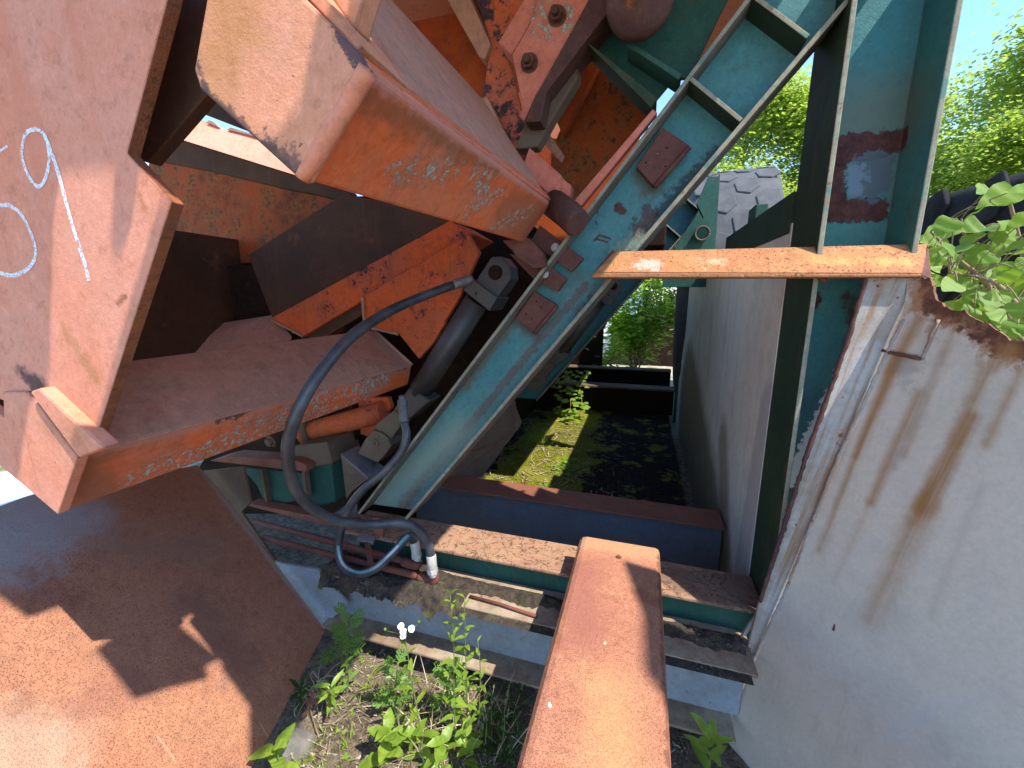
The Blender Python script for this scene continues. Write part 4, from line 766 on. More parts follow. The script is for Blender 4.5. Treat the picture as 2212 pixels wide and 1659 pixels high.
def debris():
    bm = bmesh.new(); nx, ny = 240, 26; g = []
    for i in range(nx+1):
        x = -1.24 + 1.62*i/nx; row = []
        for j in range(ny+1):
            y = 1.225 + .232*j/ny
            prof = .5+.5*math.sin(min(1, max(0, (y-1.225)/.22))*math.pi-.35)
            left = 1 if x < -.62 else (.75 if x > -.25 else .55)
            edge0 = 1.240 if x < -.60 else 1.335
            edge = edge0 + .03*mnoise.noise(V((x*9, 0, 5))) + .012*mnoise.noise(V((x*40, 1, 5)))
            f = max(0, min(1, (y-edge)/.03))
            bk = max(0, min(1, (1.425-y)/.04)); f *= bk
            h = .365 + f*(.010+left*.032*max(0, .5+mnoise.noise(V((x*7, y*12, 2)))) + .012*mnoise.noise(V((x*38, y*38, 4))) + .007*mnoise.noise(V((x*90, y*90, 9)))) - (1-f)*.004
            if y < 1.262 and x < -.60: h -= (1.262-y)*1.5*max(0, mnoise.noise(V((x*16, 3, 3)))+.4+.5*mnoise.noise(V((x*60, 3, 3))))
            row.append(bm.verts.new((x, y, h)))
        g.append(row)
    for i in range(nx):
        for j in range(ny): bm.faces.new((g[i][j], g[i+1][j], g[i+1][j+1], g[i][j+1]))
    return tagset(link('rotting_debris', bm, m_deb, smooth=True, loc=(-.4, 1.35, .365)), 'dark mossy rotted debris heaped along the top of the pale cross beam', 'debris', kind='stuff')
debris()
tube('loose_rod', [PZ(1015, 1288, .373), PZ(1080, 1305, .375), (PZ(1160, 1332, .373))], .006, m_pipe, None, 10, loc=PZ(1090, 1308, .4))
tagset(col.objects['loose_rod'], 'thin rusty rod lying in the sun on the pale cross beam', 'rod')

# ================================================================ LEAVES AND PLANTS
def leaf(bm, base, d, up, L, W, shape='ovate', fold=.25, droop=.3, n=7, teeth=0, rnd=random):
    """a leaf blade with a folded midrib that droops along its length"""
    d = V(d).normalized(); up = V(up); s = d.cross(up)
    if s.length < 1e-4: s = d.orthogonal()
    s.normalize(); u = s.cross(d).normalized(); mid = []; Ls = []; Rs = []
    for i in range(n+1):
        t = i/n
        if shape == 'ovate': w = math.sin(math.pi*t**.78)**.75
        elif shape == 'heart': w = (math.sin(math.pi*min(1, t*1.0+.14)**.62))*1.05 if t < .98 else 0
        elif shape == 'lance': w = math.sin(math.pi*t**.85)
        else: w = math.sin(math.pi*t**.8)
        if t in (0,) and shape != 'heart': w = .06
        if i == n: w = 0
        if teeth and 0 < i < n: w *= 1 + (teeth if i % 2 else -teeth)
        p = V(base) + d*L*t - u*(droop*L*t*t) + s*(math.sin(t*9+L*900)*W*.03) + u*(math.sin(t*17+L*500)*W*.03); wv = max(0, w)*W*.5
        mid.append(bm.verts.new(p)); 
        Ls.append(bm.verts.new(p + s*wv + u*fold*wv)); Rs.append(bm.verts.new(p - s*wv + u*fold*wv))
    for i in range(n):
        for A in (Ls, Rs):
            q = (mid[i], mid[i+1], A[i+1], A[i]) if A is Rs else (mid[i], A[i], A[i+1], mid[i+1])
            f = bm.faces.new(q); f.smooth = True
def lobed(bm, base, d, up, L, W, rnd):
    """mugwort leaf: midrib with pointed side lobes"""
    d = V(d).normalized(); s = d.cross(V(up)).normalized(); u = s.cross(d)
    leaf(bm, base, d, u, L, W*.13, 'lance', .1, .25)
    for k in range(1, 5):
        t = .18+.18*k
        for sg in (1, -1):
            p = V(base)+d*L*t - u*(.25*L*t*t); dd = (d*.75 + s*sg*.8 + u*rnd.uniform(-.1, .1))
            ll = W*.62*(1-abs(t-.55)*1.1)
            leaf(bm, p, dd, u, ll, ll*.25, 'lance', .1, .15, 4)
            leaf(bm, p+dd.normalized()*ll*.45, dd+s*sg*.8, u, ll*.5, ll*.13, 'lance', .1, .1, 3)
m_leaf = leafmat('weed_leaf', (.15, .25, .028), (.25, .36, .05), 14, .4)
m_leafd = leafmat('shaded_weed_leaf', (.022, .06, .012), (.045, .095, .016), 14, .35)  # darker copy of the weed leaf for plants in shade
m_mug = leafmat('mugwort_leaf', (.10, .21, .035), (.16, .28, .05), 14, .35)
m_poplar = leafmat('poplar_leaf', (.10, .21, .03), (.21, .32, .05), 5, .45, gloss=.55, tcol=(.36, .50, .02))
m_tree = leafmat('tree_leaf', (.16, .24, .026), (.30, .38, .055), .9, .45)
m_bushl = leafmat('bush_leaf', (.17, .32, .028), (.28, .42, .045), 4, .45)
m_stem = plain('green_stem', (.12, .15, .05), (.16, .17, .07), 30, .6)
m_twig = plain('pale_brown_twig', (.20, .13, .07), (.28, .19, .11), 30, .7)
m_dry = plain('dry_straw', (.34, .27, .17), (.46, .38, .25), 40, .8)
m_petal = plain('white_petal', (.80, .80, .80), (.85, .84, .84), 30, .6)
m_disc = plain('yellow_flower_disc', (.62, .42, .03), (.75, .55, .05), 200, .7)
m_red = leafmat('reddened_leaf', (.30, .07, .06), (.36, .13, .09), 14, .35)
def at_ground(x, y):
    p = PZ(x, y, .05)
    for _ in range(4): p = PZ(x, y, gz(p.x, p.y))
    return p
def plant(name, label, cat, basepx, tippx, hY=None, nleaf=12, L=.07, W=.022, shape='lance', mat=None, droop=.35, t0=.1, taper=.6, group=None, lob=False, seed=1, lean=0, teeth=0, updir=.35, stemr=.0025, twist=2.4):
    rnd = random.Random(seed); b = at_ground(*basepx)
    Y = hY if hY is not None else b.y; tip = PY(*tippx, Y)
    t = empty(name, b, label, cat, group)
    P = spline([b-V((0, 0, .02)), b.lerp(tip, .33)+V((rnd.uniform(-.01, .01), rnd.uniform(-.01, .01), 0)), b.lerp(tip, .7)+V((rnd.uniform(-.008, .008), rnd.uniform(-.008, .008), 0)), tip], 6)
    tube('stem', P, [stemr*(1-.6*i/len(P)) for i in range(len(P))], m_stem, t, 7)
    bm = bmesh.new(); a = rnd.uniform(0, 6)
    for k in range(nleaf):
        f = t0 + (1-t0)*k/max(1, nleaf-1); i = min(len(P)-1, int(f*(len(P)-1))); p = P[i]
        a += twist+rnd.uniform(-.3, .3); sc_ = (1-taper*f)*rnd.uniform(.8, 1.15)
        ax = (P[min(i+1, len(P)-1)]-P[max(0, i-1)]).normalized()
        d = V((math.cos(a), math.sin(a), 0)) + ax*(updir + .6*f)
        if lob: lobed(bm, p, d, ax, L*sc_, W*sc_*1.6, rnd)
        else: leaf(bm, p, d, ax, L*sc_, W*sc_, shape, .25, droop*rnd.uniform(.5, 1.3), teeth=teeth, n=14 if teeth else 8)
    link('foliage', bm, mat or m_leaf, t)
    return t
plant('mugwort', 'mugwort plant with deeply cut leaves against the rusty sheet, in shade', 'weed', (735, 1470), (752, 1335), 1.12, 16, .085, .05, mat=m_mug, t0=.35, lob=True, seed=3, taper=.35, group='mugwort weeds')
plant('mugwort', 'bright mugwort plant standing behind the daisy stem', 'weed', (862, 1540), (858, 1430), 1.04, 15, .075, .045, mat=m_mug, t0=.15, lob=True, seed=4, taper=.4, group='mugwort weeds')
plant('mugwort', 'bright mugwort plant between the tall stems and the daisy', 'weed', (962, 1545), (968, 1440), 1.05, 16, .075, .045, mat=m_mug, t0=.1, lob=True, seed=5, taper=.4, group='mugwort weeds')
plant('willowherb', 'slim leafy weed under the shaded mugwort', 'weed', (745, 1500), (752, 1408), 1.06, 10, .06, .02, mat=m_mug, seed=6, t0=.2, group='low willowherb weeds')
plant('willowherb', 'low star shaped weed at the foot of the rusty sheet', 'weed', (648, 1530), (648, 1478), .98, 10, .065, .018, mat=m_leafd, seed=7, t0=.4, taper=.2, updir=.1, group='low willowherb weeds')
plant('willowherb', 'star shaped weed with a reddened base right of the dry grass curl', 'weed', (712, 1545), (715, 1480), .97, 12, .07, .018, mat=m_leaf, seed=8, t0=.35, taper=.2, updir=.15, group='low willowherb weeds')
plant('red_weed', 'small weed with reddened leaves by the dry grass', 'weed', (668, 1540), (672, 1505), .97, 9, .05, .014, mat=m_red, seed=9, t0=.2)
fl = plant('fleabane', 'daisy fleabane with four white flowers in front of the pale beam', 'flowering weed', (918, 1640), (875, 1372), .98, 13, .075, .026, shape='ovate', seed=10, t0=.12, group='fleabane weeds')
def daisy(c, n, r, parent, seed):
    rnd = random.Random(seed); n = V(n).normalized(); u = n.orthogonal().normalized(); v = n.cross(u); bm = bmesh.new()
    for k in range(40):
        a = 2*math.pi*k/40+rnd.uniform(-.06, .06); d = u*math.cos(a)+v*math.sin(a); s = n.cross(d); l = r*rnd.uniform(.85, 1.05); w_ = r*.075; z = n*rnd.uniform(-.0006, .0008)
        q = [c+d*r*.3-s*w_*.6+z, c+d*r*.3+s*w_*.6+z, c+d*l+s*w_+z-n*.001, c+d*l-s*w_+z-n*.001]
        bm.faces.new([bm.verts.new(x) for x in q])
    f = link('flower', bm, m_petal, parent)
    bm = bmesh.new(); add_tube(bm, [c-n*.001, c+n*.0015, c+n*.0025], [r*.36, r*.34, r*.12], 16); link('disc', bm, m_disc, f)
top = PY(875, 1372, .98)
for k, (x, y) in enumerate(((866, 1353), (871, 1364), (889, 1358), (871, 1373))):
    c = PY(x, y, .965); tube('flower_stalk', [top, top.lerp(c, .6)+V((0, .006, -.004)), c], .0012, m_stem, fl, 6); daisy(c, CAM-c+V((0, 0, .4)), .0105, fl, k)
for x, y in ((832, 1362), (905, 1346)):
    c = PY(x, y, .98); tube('bud_stalk', [top, c], .001, m_stem, fl, 6); tube('bud', [c, c+V((0, 0, .006)), c+V((0, 0, .010))], [.003, .005, .001], m_leaf, fl, 8)
plant('fleabane', 'tall leafy stem with unopened buds reaching over the sunlit flange, the left of a pair', 'flowering weed', (985, 1610), (972, 1282), 1.02, 20, .07, .024, shape='ovate', seed=11, t0=.15, group='fleabane weeds')
plant('fleabane', 'tall leafy stem with unopened buds reaching over the sunlit flange, the right of a pair', 'flowering weed', (1010, 1600), (1003, 1290), 1.03, 20, .07, .026, shape='ovate', seed=12, t0=.15, group='fleabane weeds')
plant('fleabane', 'shorter budding stem between the tall pair and the rusty beam', 'flowering weed', (1040, 1610), (1032, 1385), 1.04, 13, .055, .02, shape='ovate', seed=13, t0=.15, group='fleabane weeds')
for i, (b, tp, n, L, lab) in enumerate((((600, 1690), (592, 1612), 7, .085, 'broad toothed rosette weed at the very bottom left of the bare soil'), ((835, 1650), (838, 1572), 9, .085, 'broad toothed rosette weed left of the bottom centre'), ((950, 1668), (955, 1600), 9, .07, 'broad toothed rosette weed at bottom centre'), ((1000, 1655), (1006, 1570), 9, .06, 'toothed rosette weed left of the rusty beam'), ((905, 1640), (895, 1580), 7, .06, 'small toothed rosette weed between two larger ones'))):
    plant('rosette_weed', lab, 'weed', b, tp, None, n, L, L*.58, 'ovate', droop=.45, t0=.2, taper=.25, teeth=.045, seed=20+i, updir=.35, group='broad leaved rosette weeds')
for i, (x, y, xx, yy) in enumerate(((1062, 1600, 1066, 1490), (1090, 1590, 1100, 1478), (1110, 1570, 1128, 1480), (1080, 1640, 1090, 1540), (1050, 1640, 1045, 1520))):
    plant('shaded_weed', ('upright dark weed', 'slim leaning dark weed', 'dark weed touching the rusty beam', 'low dark weed at the beam foot', 'bushy dark weed')[i]+' in the shade left of the rusty beam', 'weed', (x, y), (xx, yy), None, 13, .05, .013, mat=m_leafd, seed=30+i, t0=.15, group='weeds in the beam shade')
plant('pointed_leaf_weed', 'pale green pointed leaf weed at the foot of the grey hopper side', 'weed', (1535, 1700), (1540, 1585), 1.12, 11, .085, .032, 'ovate', seed=41, t0=.3, taper=.2, updir=.4, mat=m_leaf)
def grass(name, label, px, n, L, mat, seed, spread=.05):
    rnd = random.Random(seed); b = at_ground(*px); bm = bmesh.new()
    for k in range(n):
        p = b+V((rnd.gauss(0, spread), rnd.gauss(0, spread), -.004)); a = rnd.uniform(0, 6.3); d = V((math.cos(a)*.6, math.sin(a)*.6, rnd.uniform(.6, 1.6)))
        leaf(bm, p, d, (rnd.gauss(0, .4), rnd.gauss(0, .4), .4), L*rnd.uniform(.4, 1.2), .0045*rnd.uniform(.6, 1.3), 'lance', .15, rnd.uniform(.3, .9), 6)
    return tagset(link(name, bm, mat, loc=b), label, 'grass', 'grass tufts among the weeds')
grass('grass_tuft', 'thin green grass tuft in the shade at the foot of the rusty beam', (1090, 1640), 70, .16, m_leafd, 61)
grass('grass_tuft', 'thin green grass tuft between the daisy and the dry straw', (800, 1500), 40, .08, m_leaf, 62)
grass('grass_tuft', 'short bright grass tuft at the lower middle of the soil', (720, 1620), 46, .06, m_leaf, 63)
grass('dead_grass', 'dead straw coloured grass blades behind the bright rosettes', (930, 1560), 60, .14, m_dry, 64, .07)
grass('dead_grass', 'dead straw coloured grass blades near the shaded weeds', (1030, 1600), 60, .15, m_dry, 65, .06)
# dry grass curl, straw and chips
def litter():
    bm = bmesh.new(); rnd = random.Random(77)
    for k in range(2600):
        x = rnd.uniform(-1.35, .3); y = rnd.uniform(.45, 1.4); z = gz(x, y)+rnd.uniform(0, .008); a = rnd.uniform(0, 6.3); L = rnd.choice((.01, .015, .022, .05, .09))*rnd.uniform(.6, 1.3); w_ = rnd.uniform(.0008, .0035) if L > .03 else rnd.uniform(.002, .007)
        if deckP.n.dot(V((x, y, z))-deckP.p)*(1 if deckP.n.z > 0 else -1) < .01: continue
        d = V((math.cos(a), math.sin(a), rnd.uniform(-.12, .25))); s = V((-math.sin(a), math.cos(a), rnd.uniform(-.3, .3))); c = V((x, y, z+.003))
        bm.faces.new([bm.verts.new(c+d*i*L*.5+s*j*w_*.5) for i, j in ((-1, -1), (1, -.7), (1, .7), (-1, 1))])
    for k in range(900):
        x = rnd.gauss(-.8, .3); y = rnd.uniform(2.3, 5.0); z = gz(x, y)+.012; a = rnd.uniform(0, 6.3); L = rnd.choice((.02, .03, .06, .12))*rnd.uniform(.6, 1.3); w_ = rnd.uniform(.002, .012)
        d = V((math.cos(a), math.sin(a), rnd.uniform(-.1, .3))); s = V((-math.sin(a), math.cos(a), rnd.uniform(-.3, .3))); c = V((x, y, z))
        bm.faces.new([bm.verts.new(c+d*i*L*.5+s*j*w_*.5) for i, j in ((-1, -1), (1, -.7), (1, .7), (-1, 1))])
    N = NT('straw_and_chips'); bs = N.n('BsdfPrincipled'); N.inp(bs.inputs['Base Color'], N.mix(N.step(N.noise(60, 3, .6), .35, .65), (.11, .075, .05), (.44, .36, .26))); bs.inputs['Roughness'].default_value = .9; N.inp(N.out.inputs[0], bs.outputs[0])
    tagset(link('straw_litter', bm, N.m, loc=(-.6, .9, 0)), 'straw and wood chips scattered over the soil and the moss', 'litter', kind='stuff')
litter()
bm = bmesh.new(); rr = random.Random(4); c = at_ground(690, 1500)
for k in range(16):
    P = [c+V((rr.gauss(0, .012), rr.gauss(0, .012), .0))]; d = V((rr.uniform(-1, 1), rr.uniform(-1, .3), 1.1)).normalized()
    for j in range(12): P.append(P[-1]+d*.012); d = (d+V((rr.gauss(0, .35), rr.gauss(0, .25), -.16))).normalized()
    add_tube(bm, P, .0011, 5)
tagset(link('dry_grass_tuft', bm, m_dry, loc=c), 'curled tuft of dry straw coloured grass beside the rusty sheet', 'dry grass')
sl = bmesh.new(); rr = random.Random(15)
for k in range(240):
    x = rr.uniform(-1.2, -.1); y = rr.uniform(.6, 1.3)
    if (DN.dot(V((x, y, .05))-deckP.p)) < .03: continue
    b = V((x, y, gz(x, y)+.004))
    for q in range(rr.choice((2, 3, 4))):
        a = rr.uniform(0, 6.3); leaf(sl, b, V((math.cos(a), math.sin(a), .35)), (0, 0, 1), rr.uniform(.008, .02), rr.uniform(.005, .011), 'ovate', .1, .2, 4)
tagset(link('seedling_cover', sl, m_leaf, loc=(-.6, .9, .03)), 'tiny green seedlings dotted over the sunny soil', 'seedlings', kind='stuff')
for pts_, par_ in (([along_l(.02, 0)+V((0, -.002, .003)), along_l(.06, 0)+V((-.05, 0, .05))], boom), ([PY(584, 690, 1.695), PY(655, 727, 1.695)], boom), ([PY(783, 641, 1.66), PY(788, 706, 1.66), PY(860, 722, 1.66)], boom), ([PY(1042, 214, 1.595), PY(1125, 368, 1.595), PY(1190, 440, 1.595)], boom)):
    bead(pts_, .007, m_brown, par_, 6)
bead([PY(770, 1112, 1.50), PY(882, 1128, 1.50)], .008, m_rustplate, arm, 7)
bead([PY(1486, 172, 1.50), PY(1602, 268, 1.50)], .005, m_teal, arm, 8)
# fallen twig
tube('fallen_twig', spline([at_ground(600, 1410)+V((0, 0, .03)), at_ground(655, 1500)+V((0, 0, .02)), at_ground(690, 1600)+V((0, 0, .015))], 6), .002, m_twig, None, 7, loc=at_ground(655, 1500)); tagset(col.objects['fallen_twig'], 'thin brown twig lying across the soil by the rosette weed', 'twig')
rk = bmesh.new(); bmesh.ops.create_icosphere(rk, subdivisions=3, radius=.06)
for v_ in rk.verts: v_.co = V((v_.co.x*1.3, v_.co.y*.8, v_.co.z*.5))*(1+.25*mnoise.noise(v_.co*18)); 
rc = at_ground(640, 1610); bmesh.ops.translate(rk, verts=rk.verts, vec=rc); link('stone', rk, plain('grey_stone', (.10, .095, .08), (.17, .155, .135), 30, .9, .6), smooth=True, loc=rc); tagset(col.objects['stone'], 'grey flat stone at the lower edge of the rusty sheet', 'stone')
# ---- pit vegetation
def pitmoss():
    bm = bmesh.new(); rnd = random.Random(9)
    for k in range(30000):
        x = rnd.gauss(-.82, .22); y = rnd.uniform(2.25, 5.2)  # moss tips kept to the sunlit strip to brighten it
        if mnoise.noise(V((x*2.6, y*2.6, 4)))+.25*mnoise.noise(V((x*9, y*9, 1))) < -.12: continue
        z = gz(x, y); h = rnd.uniform(.006, .018); a = rnd.uniform(0, 6.3); w_ = .004
        t_ = V((rnd.gauss(0, .4), rnd.gauss(0, .4), 1)).normalized()*h; s = V((math.cos(a), math.sin(a), 0))*w_; c = V((x, y, z-.002))
        bm.faces.new([bm.verts.new(c-s), bm.verts.new(c+s), bm.verts.new(c+t_)])
    tagset(link('moss_cover', bm, leafmat('moss_tip', (.16, .175, .016), (.30, .28, .03), 8, .3), loc=(-.6, 3.2, 0)), 'yellow green moss gathered on the sunlit strip of the pit floor, brightening it', 'moss', kind='stuff')
pitmoss()
def pit_clump(name, label, cat, x, y, n, L, W, shape, mat, seed, up=.6, group=None, h=.0):
    rnd = random.Random(seed); b = V((x, y, gz(x, y))); bm = bmesh.new()
    for k in range(n):
        a = rnd.uniform(0, 6.3); p = b+V((rnd.gauss(0, .06), rnd.gauss(0, .07), rnd.uniform(0, h))); leaf(bm, p, V((math.cos(a), math.sin(a), up*rnd.uniform(.6, 1.6))), (0, 0, 1), L*rnd.uniform(.6, 1.2), W*rnd.uniform(.7, 1.2), shape, .2, .4, 5)
    return tagset(link(name, bm, mat, loc=b), label, cat, group)
pit_clump('grass_tuft', 'grass tuft at the left of the sunlit strip in the pit', 'grass', -1.02, 4.1, 70, .26, .006, 'lance', m_leaf, 1, 2.2, 'grass tufts in the pit')
pit_clump('grass_tuft', 'grass tuft on the right border of the sunlit moss strip', 'grass', -.60, 2.75, 80, .14, .006, 'lance', m_leaf, 2, 1.2, 'grass tufts in the pit')
pit_clump('grass_tuft', 'grass tuft in front of the moss by the dark blue beam', 'grass', -.52, 2.45, 60, .13, .006, 'lance', m_leafd, 22, 1.2, 'grass tufts in the pit')
pit_clump('creeping_weed', 'leafy weed in the middle of the sunlit moss', 'weed', -.68, 3.0, 46, .10, .028, 'lance', m_leaf, 3, .6, 'weeds on the pit floor')
pit_clump('creeping_weed', 'leafy weed along the shadow border of the moss', 'weed', -.62, 3.6, 60, .08, .045, 'ovate', m_leaf, 4, .6, 'weeds on the pit floor')
pit_clump('creeping_weed', 'clover like weed in the shaded right half of the pit', 'weed', -.05, 3.0, 50, .06, .04, 'ovate', m_leafd, 5, .4, 'weeds on the pit floor')
for i, (x, y, lab) in enumerate(((-1.02, 5.2, 'left'), (-.86, 5.0, 'middle'), (-.74, 5.15, 'right'))):
    rnd = random.Random(50+i); b = V((x, y, 0)); t = empty('climbing_vine', b, lab+' climbing vine shoot with small round leaves at the end of the moss strip', 'vine', 'vine shoots in the pit')
    P = spline([b, b+V((.03, .1, .2)), b+V((-.03, .25, .42)), b+V((0, .3, .58))], 8); tube('stem', P, .004, m_twig, t, 6); bm = bmesh.new()
    for k in range(46):
        p = rnd.choice(P)+V((rnd.gauss(0, .05), rnd.gauss(0, .05), rnd.gauss(0, .03))); a = rnd.uniform(0, 6.3); leaf(bm, p, V((math.cos(a), math.sin(a), .2)), (0, -.5, 1), .085, .06, 'ovate', .2, .3, 5)
    link('foliage', bm, m_leaf, t)
# sunlit bush behind the pit
def bush(name, label, c, h, r, n, L, mat, seed, nst=9):
    rnd = random.Random(seed); c = V(c); t = empty(name, c, label, 'bush'); st = bmesh.new(); bm = bmesh.new(); tips = []
    for k in range(nst):
        a = rnd.uniform(0, 6.3); tip = c+V((math.cos(a)*r*rnd.uniform(.3, 1), math.sin(a)*r*rnd.uniform(.2, .8), h*rnd.uniform(.55, 1)))
        P = spline([c+V((rnd.gauss(0, .04), rnd.gauss(0, .04), 0)), c.lerp(tip, .5)+V((rnd.gauss(0, .06), rnd.gauss(0, .06), .1*h)), tip], 6); add_tube(st, P, [.014*(1-.8*i/len(P)) for i in range(len(P))], 6); tips += P[4:]
    link('stem', st, m_twig, t)
    for k in range(n):
        p = rnd.choice(tips)+V((rnd.gauss(0, .16), rnd.gauss(0, .14), rnd.gauss(0, .14))); a = rnd.uniform(0, 6.3); l = L*rnd.uniform(.6, 1.25)
        leaf(bm, p, V((math.cos(a), math.sin(a), rnd.uniform(-.3, .5))), (rnd.gauss(0, .3), rnd.gauss(0, .3), 1), l, l*.5, 'ovate', .15, .25, 4)
    link('foliage', bm, mat, t); return t
bush('sapling_bush', 'sunlit green bush of small leaves seen under the cross bar', (-.15, 7.9, 0), 2.1, .85, 2600, .13, m_bushl, 5, 14)
bush('sapling_bush', 'low leafy bush at the foot of the sunlit one', (-.75, 7.3, .1), .8, .5, 500, .13, m_bushl, 6, 8)
# ---- poplar sapling behind the torn wing
pp = empty('poplar_sapling', (1.75, 2.0, 0), 'young poplar with big heart shaped leaves behind the torn steel edge', 'sapling')
rnd = random.Random(21); st = bmesh.new(); lf = bmesh.new()
stems = [[(2330, 1100, 2.0), (2180, 700, 2.05), (2110, 560, 2.05), (2070, 480, 2.0)], [(2330, 1100, 2.2), (2230, 640, 2.2), (2190, 470, 2.15), (2170, 400, 2.1)], [(2300, 900, 1.9), (2150, 640, 1.9), (2070, 560, 1.85), (2010, 500, 1.82)], [(2300, 800, 1.8), (2180, 640, 1.8), (2120, 600, 1.75), (2050, 590, 1.72)]]
SP = [spline([PY(*p) for p in s], 8) for s in stems]
for P in SP: add_tube(st, P, [.011*(1-.7*i/len(P)) for i in range(len(P))], 8)
leaves = [(2150, 430, 75, 200), (2125, 415, 60, 190), (2090, 470, 70, 150), (2030, 500, 60, 175), (2010, 515, 55, 160), (2120, 500, 65, 170), (2060, 545, 62, 210), (2110, 560, 58, 190), (2150, 545, 50, 270), (2180, 500, 60, 300), (2200, 480, 60, 200), (2200, 545, 60, 170), (2075, 590, 62, 200),
          (2040, 560, 50, 220), (2130, 600, 60, 180), (2160, 620, 56, 230), (2190, 620, 52, 300), (2100, 640, 56, 210), (2140, 655, 60, 260), (2175, 670, 62, 250), (2205, 690, 56, 240), (2050, 620, 50, 200), (2080, 665, 46, 240), (2110, 680, 50, 200), (2200, 410, 55, 170), (2165, 590, 48, 150), (2035, 540, 44, 150), (2210, 580, 50, 220), (2185, 720, 50, 250), (2210, 650, 60, 190), (2150, 700, 46, 220), (2240, 520, 60, 200), (2240, 620, 60, 180)]
lr = random.Random(5)
for k in range(70):
    x = lr.uniform(1995, 2260); y = lr.uniform(480, 760); 
    if y < 700-(2212-x)*.35 + 40 and y > 470: leaves.append((x, y, lr.uniform(34, 52), lr.uniform(140, 300)))
allp = [p for P in SP for p in P[6:]]
for i, (x, y, s, ang) in enumerate(leaves):
    Y = rnd.uniform(1.62, 2.15); c = PY(x, y, Y); q = min(allp, key=lambda p: (p-c).length); L = s*1.02*(c-CAM).dot(FWD)/FPX; a = math.radians(ang+rnd.uniform(-15, 15))
    tip = V((math.cos(a), rnd.uniform(-.7, .5), -abs(math.sin(a))*.8-.15)).normalized(); nrm = V((rnd.uniform(-.5, .5), rnd.uniform(-1, -.1), rnd.uniform(.2, 1)))
    b = c-tip*L*.45; leaf(lf, b, tip, nrm, L, L*.88, 'heart', rnd.uniform(.02, .14), rnd.uniform(-.05, .15), 9)
    add_tube(st, spline([q, q.lerp(b, .6)+V((0, 0, .02)), b], 4), .0016, 6)
link('foliage', lf, m_poplar, pp); link('stem', st, m_twig, pp)

# ================================================================ BACKGROUND
def giant_tyre(name, label, c, R, r, W, axis, mat, nl=26, group=None, lugs='block'):
    """tyre with axis vector, outer radius R, inner r, width W"""
    ax = V(axis).normalized(); u = ax.orthogonal().normalized(); v = ax.cross(u); c = V(c); t = empty(name, c-V((0, 0, R)) if abs(ax.z) < .5 else c-V((0, 0, W/2)), label, 'tyre', group)
    prof = [(r, -.36*W), (r*1.05, -.46*W), (R*.82, -.52*W), (R*.95, -.46*W), (R, -.36*W), (R*1.0, 0), (R, .36*W), (R*.95, .46*W), (R*.82, .52*W), (r*1.05, .46*W), (r, .36*W)]
    bm = bmesh.new(); K = 72; rings = [[bm.verts.new(c+(u*math.cos(a)+v*math.sin(a))*rr+ax*w_) for rr, w_ in prof] for a in [2*math.pi*k/K for k in range(K)]]
    for k in range(K):
        A, B = rings[k], rings[(k+1) % K]
        for j in range(len(prof)): 
            f = bm.faces.new((A[j], B[j], B[(j+1) % len(prof)], A[(j+1) % len(prof)])); f.smooth = True
    bmesh.ops.recalc_face_normals(bm, faces=bm.faces); link('carcass', bm, mat, t)
    bm = bmesh.new()
    for k in range(nl):
        for row, off in ((-.32, 0), (-.107, .5), (.107, 0), (.32, .5)) if lugs == 'block' else ((-.24, 0), (.24, .5)):
            a0 = 2*math.pi*(k+off)/nl; pts = []
            wd, al = (.122*W, .315) if lugs == 'block' else (.26*W, .26)
            for q in range(6):
                th = math.pi/3*q+.26; aa = a0 + math.cos(th)*al*2*math.pi/nl*1.02; ww = row*W + math.sin(th)*wd*1.08
                if lugs != 'block': aa += (abs(ww)/W)*.5*(2*math.pi/nl)
                pts.append(c+(u*math.cos(aa)+v*math.sin(aa))*(R-.01)+ax*ww)
            mid = (u*math.cos(a0)+v*math.sin(a0))*(.028 if lugs == 'block' else .05)
            add_prism(bm, pts, mid)
    bmesh.ops.recalc_face_normals(bm, faces=bm.faces); link('tread', bm, mat, t, .012); return t
giant_tyre('giant_tyre', 'pale dusty giant tyre with hexagonal tread blocks seen past the far arm', (1.0, 6.5, 1.56), 1.55, .85, 1.0, (1, -.12, 0), m_rubberg, 17)
rw = box('rear_shade_wall', (.80, 4.6, 0), (.83, 7.4, 1.9), m_dark, None, .003, loc=(.8, 6, 0)); tagset(rw, 'dark unseen wall added behind the grey side wall to shade the pit end', 'steel wall')  # hidden wall added to cast shade over the far pit floor
giant_tyre('giant_tyre', 'black tyre lying on top of the pile behind the poplar leaves', (3.08, 4.5, 2.04), 1.22, .7, .60, (-.10, .08, 1), m_rubber, 26, 'tyre pile', 'bar')
giant_tyre('giant_tyre', 'black tyre in the middle of the pile behind the poplar leaves', (3.22, 4.55, 1.40), 1.25, .7, .60, (.03, .0, 1), m_rubber, 26, 'tyre pile', 'bar')
giant_tyre('giant_tyre', 'black tyre at the bottom of the pile behind the poplar leaves', (3.15, 4.5, .75), 1.25, .7, .62, (.0, .03, 1), m_rubber, 26, 'tyre pile', 'bar')
sb = box('dark_backdrop', (-.75, 10.2, 0), (1.6, 11.4, 1.15), m_dark, None, .01, loc=(.4, 10.8, 0)); tagset(sb, 'low black box added as the dark shade behind the sunlit bush', 'backdrop')  # black box added to stand for shade behind the bush
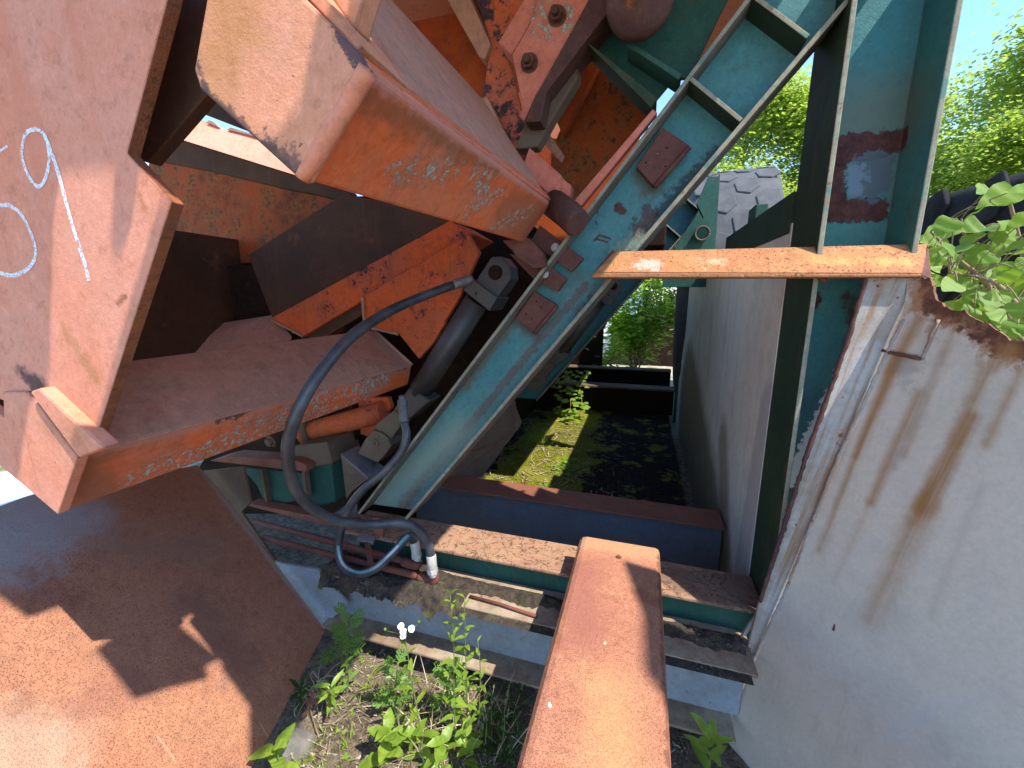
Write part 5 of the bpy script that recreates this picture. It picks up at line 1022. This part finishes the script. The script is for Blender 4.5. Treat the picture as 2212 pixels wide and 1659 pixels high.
# white sided shed
sh = empty('white_shed', (-2, 13, 0), 'white shed with horizontal lap siding behind the bush', 'shed')
bm = bmesh.new()
for k in range(22): 
    z = k*.16; add_prism(bm, [V((-3.2, 12, z)), V((-.1, 12, z)), V((-.1, 12.02, z+.158)), V((-3.2, 12.02, z+.158))], V((0, .05, 0)))
bmesh.ops.recalc_face_normals(bm, faces=bm.faces); link('siding', bm, plain('white_siding', (.72, .73, .74), (.78, .78, .78), 3, .6, .1), sh)
box('body', (-3.2, 12.07, 0), (-.1, 15, 3.5), m_wall, sh); prism('roof', [V((-3.4, 11.8, 3.5)), V((-3.4, 15.3, 3.5)), V((-3.4, 13.5, 4.4))], (3.5, 0, 0), m_brown, sh)
wsheet = prism('white_tarp', [PZ(-120, 1050, .02), PZ(20, 1020, .02), PZ(90, 1062, .02), PZ(-60, 1120, .02)], (0, 0, .012), plain('white_tarp_cloth', (.75, .76, .78), (.8, .8, .8), 6, .7, .3), None, .002, loc=PZ(0, 1050, .02)); tagset(wsheet, 'white tarp on the ground left of the rusty sheet', 'tarp')
# trees
m_bark = plain('tree_bark', (.10, .085, .07), (.17, .15, .13), 8, .9, .6)
def tree_meshes(seed, H, R, n, L):
    rnd = random.Random(seed); tr = bmesh.new(); P = spline([V((0, 0, -.1)), V((rnd.gauss(0, .1), 0, H*.35)), V((rnd.gauss(0, .2), rnd.gauss(0, .2), H*.7)), V((0, 0, H*.97))], 5); add_tube(tr, P, [.16*(1-.9*i/len(P)) for i in range(len(P))], 9)
    cl = []
    for k in range(34):
        z = H*rnd.uniform(.16, .98); f = math.sin(math.pi*min(1, (z/H-.08)/.98)**.8)**.7; a = rnd.uniform(0, 6.3); q = R*f*rnd.uniform(.35, 1)
        e = V((math.cos(a)*q, math.sin(a)*q, z)); b = P[min(len(P)-1, int(max(.1, (z/H-.15))*len(P)))]; add_tube(tr, spline([b, b.lerp(e, .5)+V((0, 0, .15)), e], 4), [.045, .04, .035, .03, .025, .02, .016, .012, .008], 5); cl.append((e, R*rnd.uniform(.22, .40)))
    lm = bmesh.new()
    for k in range(n):
        e, s = rnd.choice(cl); p = e+V((rnd.gauss(0, s*.55), rnd.gauss(0, s*.55), rnd.gauss(0, s*.45))); a = rnd.uniform(0, 6.3); l = L*rnd.uniform(.6, 1.3); d = V((math.cos(a), math.sin(a), rnd.uniform(-.8, .4))).normalized(); s_ = d.cross(V((rnd.gauss(0, .5), rnd.gauss(0, .5), 1))).normalized()
        lm.faces.new([lm.verts.new(p+x) for x in (-d*l*.1, s_*l*.36+d*l*.35, d*l, -s_*l*.36+d*l*.35)])
    tm = bpy.data.meshes.new('trunk'); tr.to_mesh(tm); tr.free(); tm.materials.append(m_bark); cm = bpy.data.meshes.new('crown'); lm.to_mesh(cm); lm.free(); cm.materials.append(m_tree); return tm, cm
kinds = [tree_meshes(1, 8.0, 2.6, 46000, .105), tree_meshes(2, 7.0, 2.4, 42000, .10)]
spots = [(1.9, 11.8, .62, 1, 'bright leafy tree directly above the giant pale tyre'), (2.6, 15.5, 1.02, 0, 'sunlit birch green tree beside the post seen through the triangle gap'), (.2, 17, .95, 1, 'yellow green tree at the left of the triangle gap'), (4.9, 14.5, 1.0, 1, 'tree right behind the dark post'), (7.6, 11.5, .92, 0, 'tall bright green tree just right of the post'), (9.6, 11.0, 1.12, 1, 'tallest bright tree at the right edge'), (12.0, 12.5, 1.2, 0, 'farther tree past the right edge'), (7.0, 17.0, 1.1, 1, 'background tree between the post and the tall ones'), (-2.8, 19, 1.0, 0, 'tree behind the white shed'), (10.8, 16.5, 1.15, 0, 'rear tree filling the row at right'), (8.6, 9.6, .62, 1, 'small bright tree above the tyre pile'), (6.2, 9.4, .6, 0, 'small leafy tree low behind the post'), (2.9, 11.6, .55, 1, 'small leafy tree behind the giant pale tyre')]
for i, (x, y, s, k, lab) in enumerate(spots):
    t = empty('leafy_tree', (x, y, 0), lab, 'tree', 'trees behind the scrap yard'); t.rotation_euler = (0, 0, i*1.7); t.scale = (s, s, s)
    for nm, me in zip(('trunk', 'crown'), kinds[k]): o = bpy.data.objects.new(nm, me); col.objects.link(o); o.parent = t
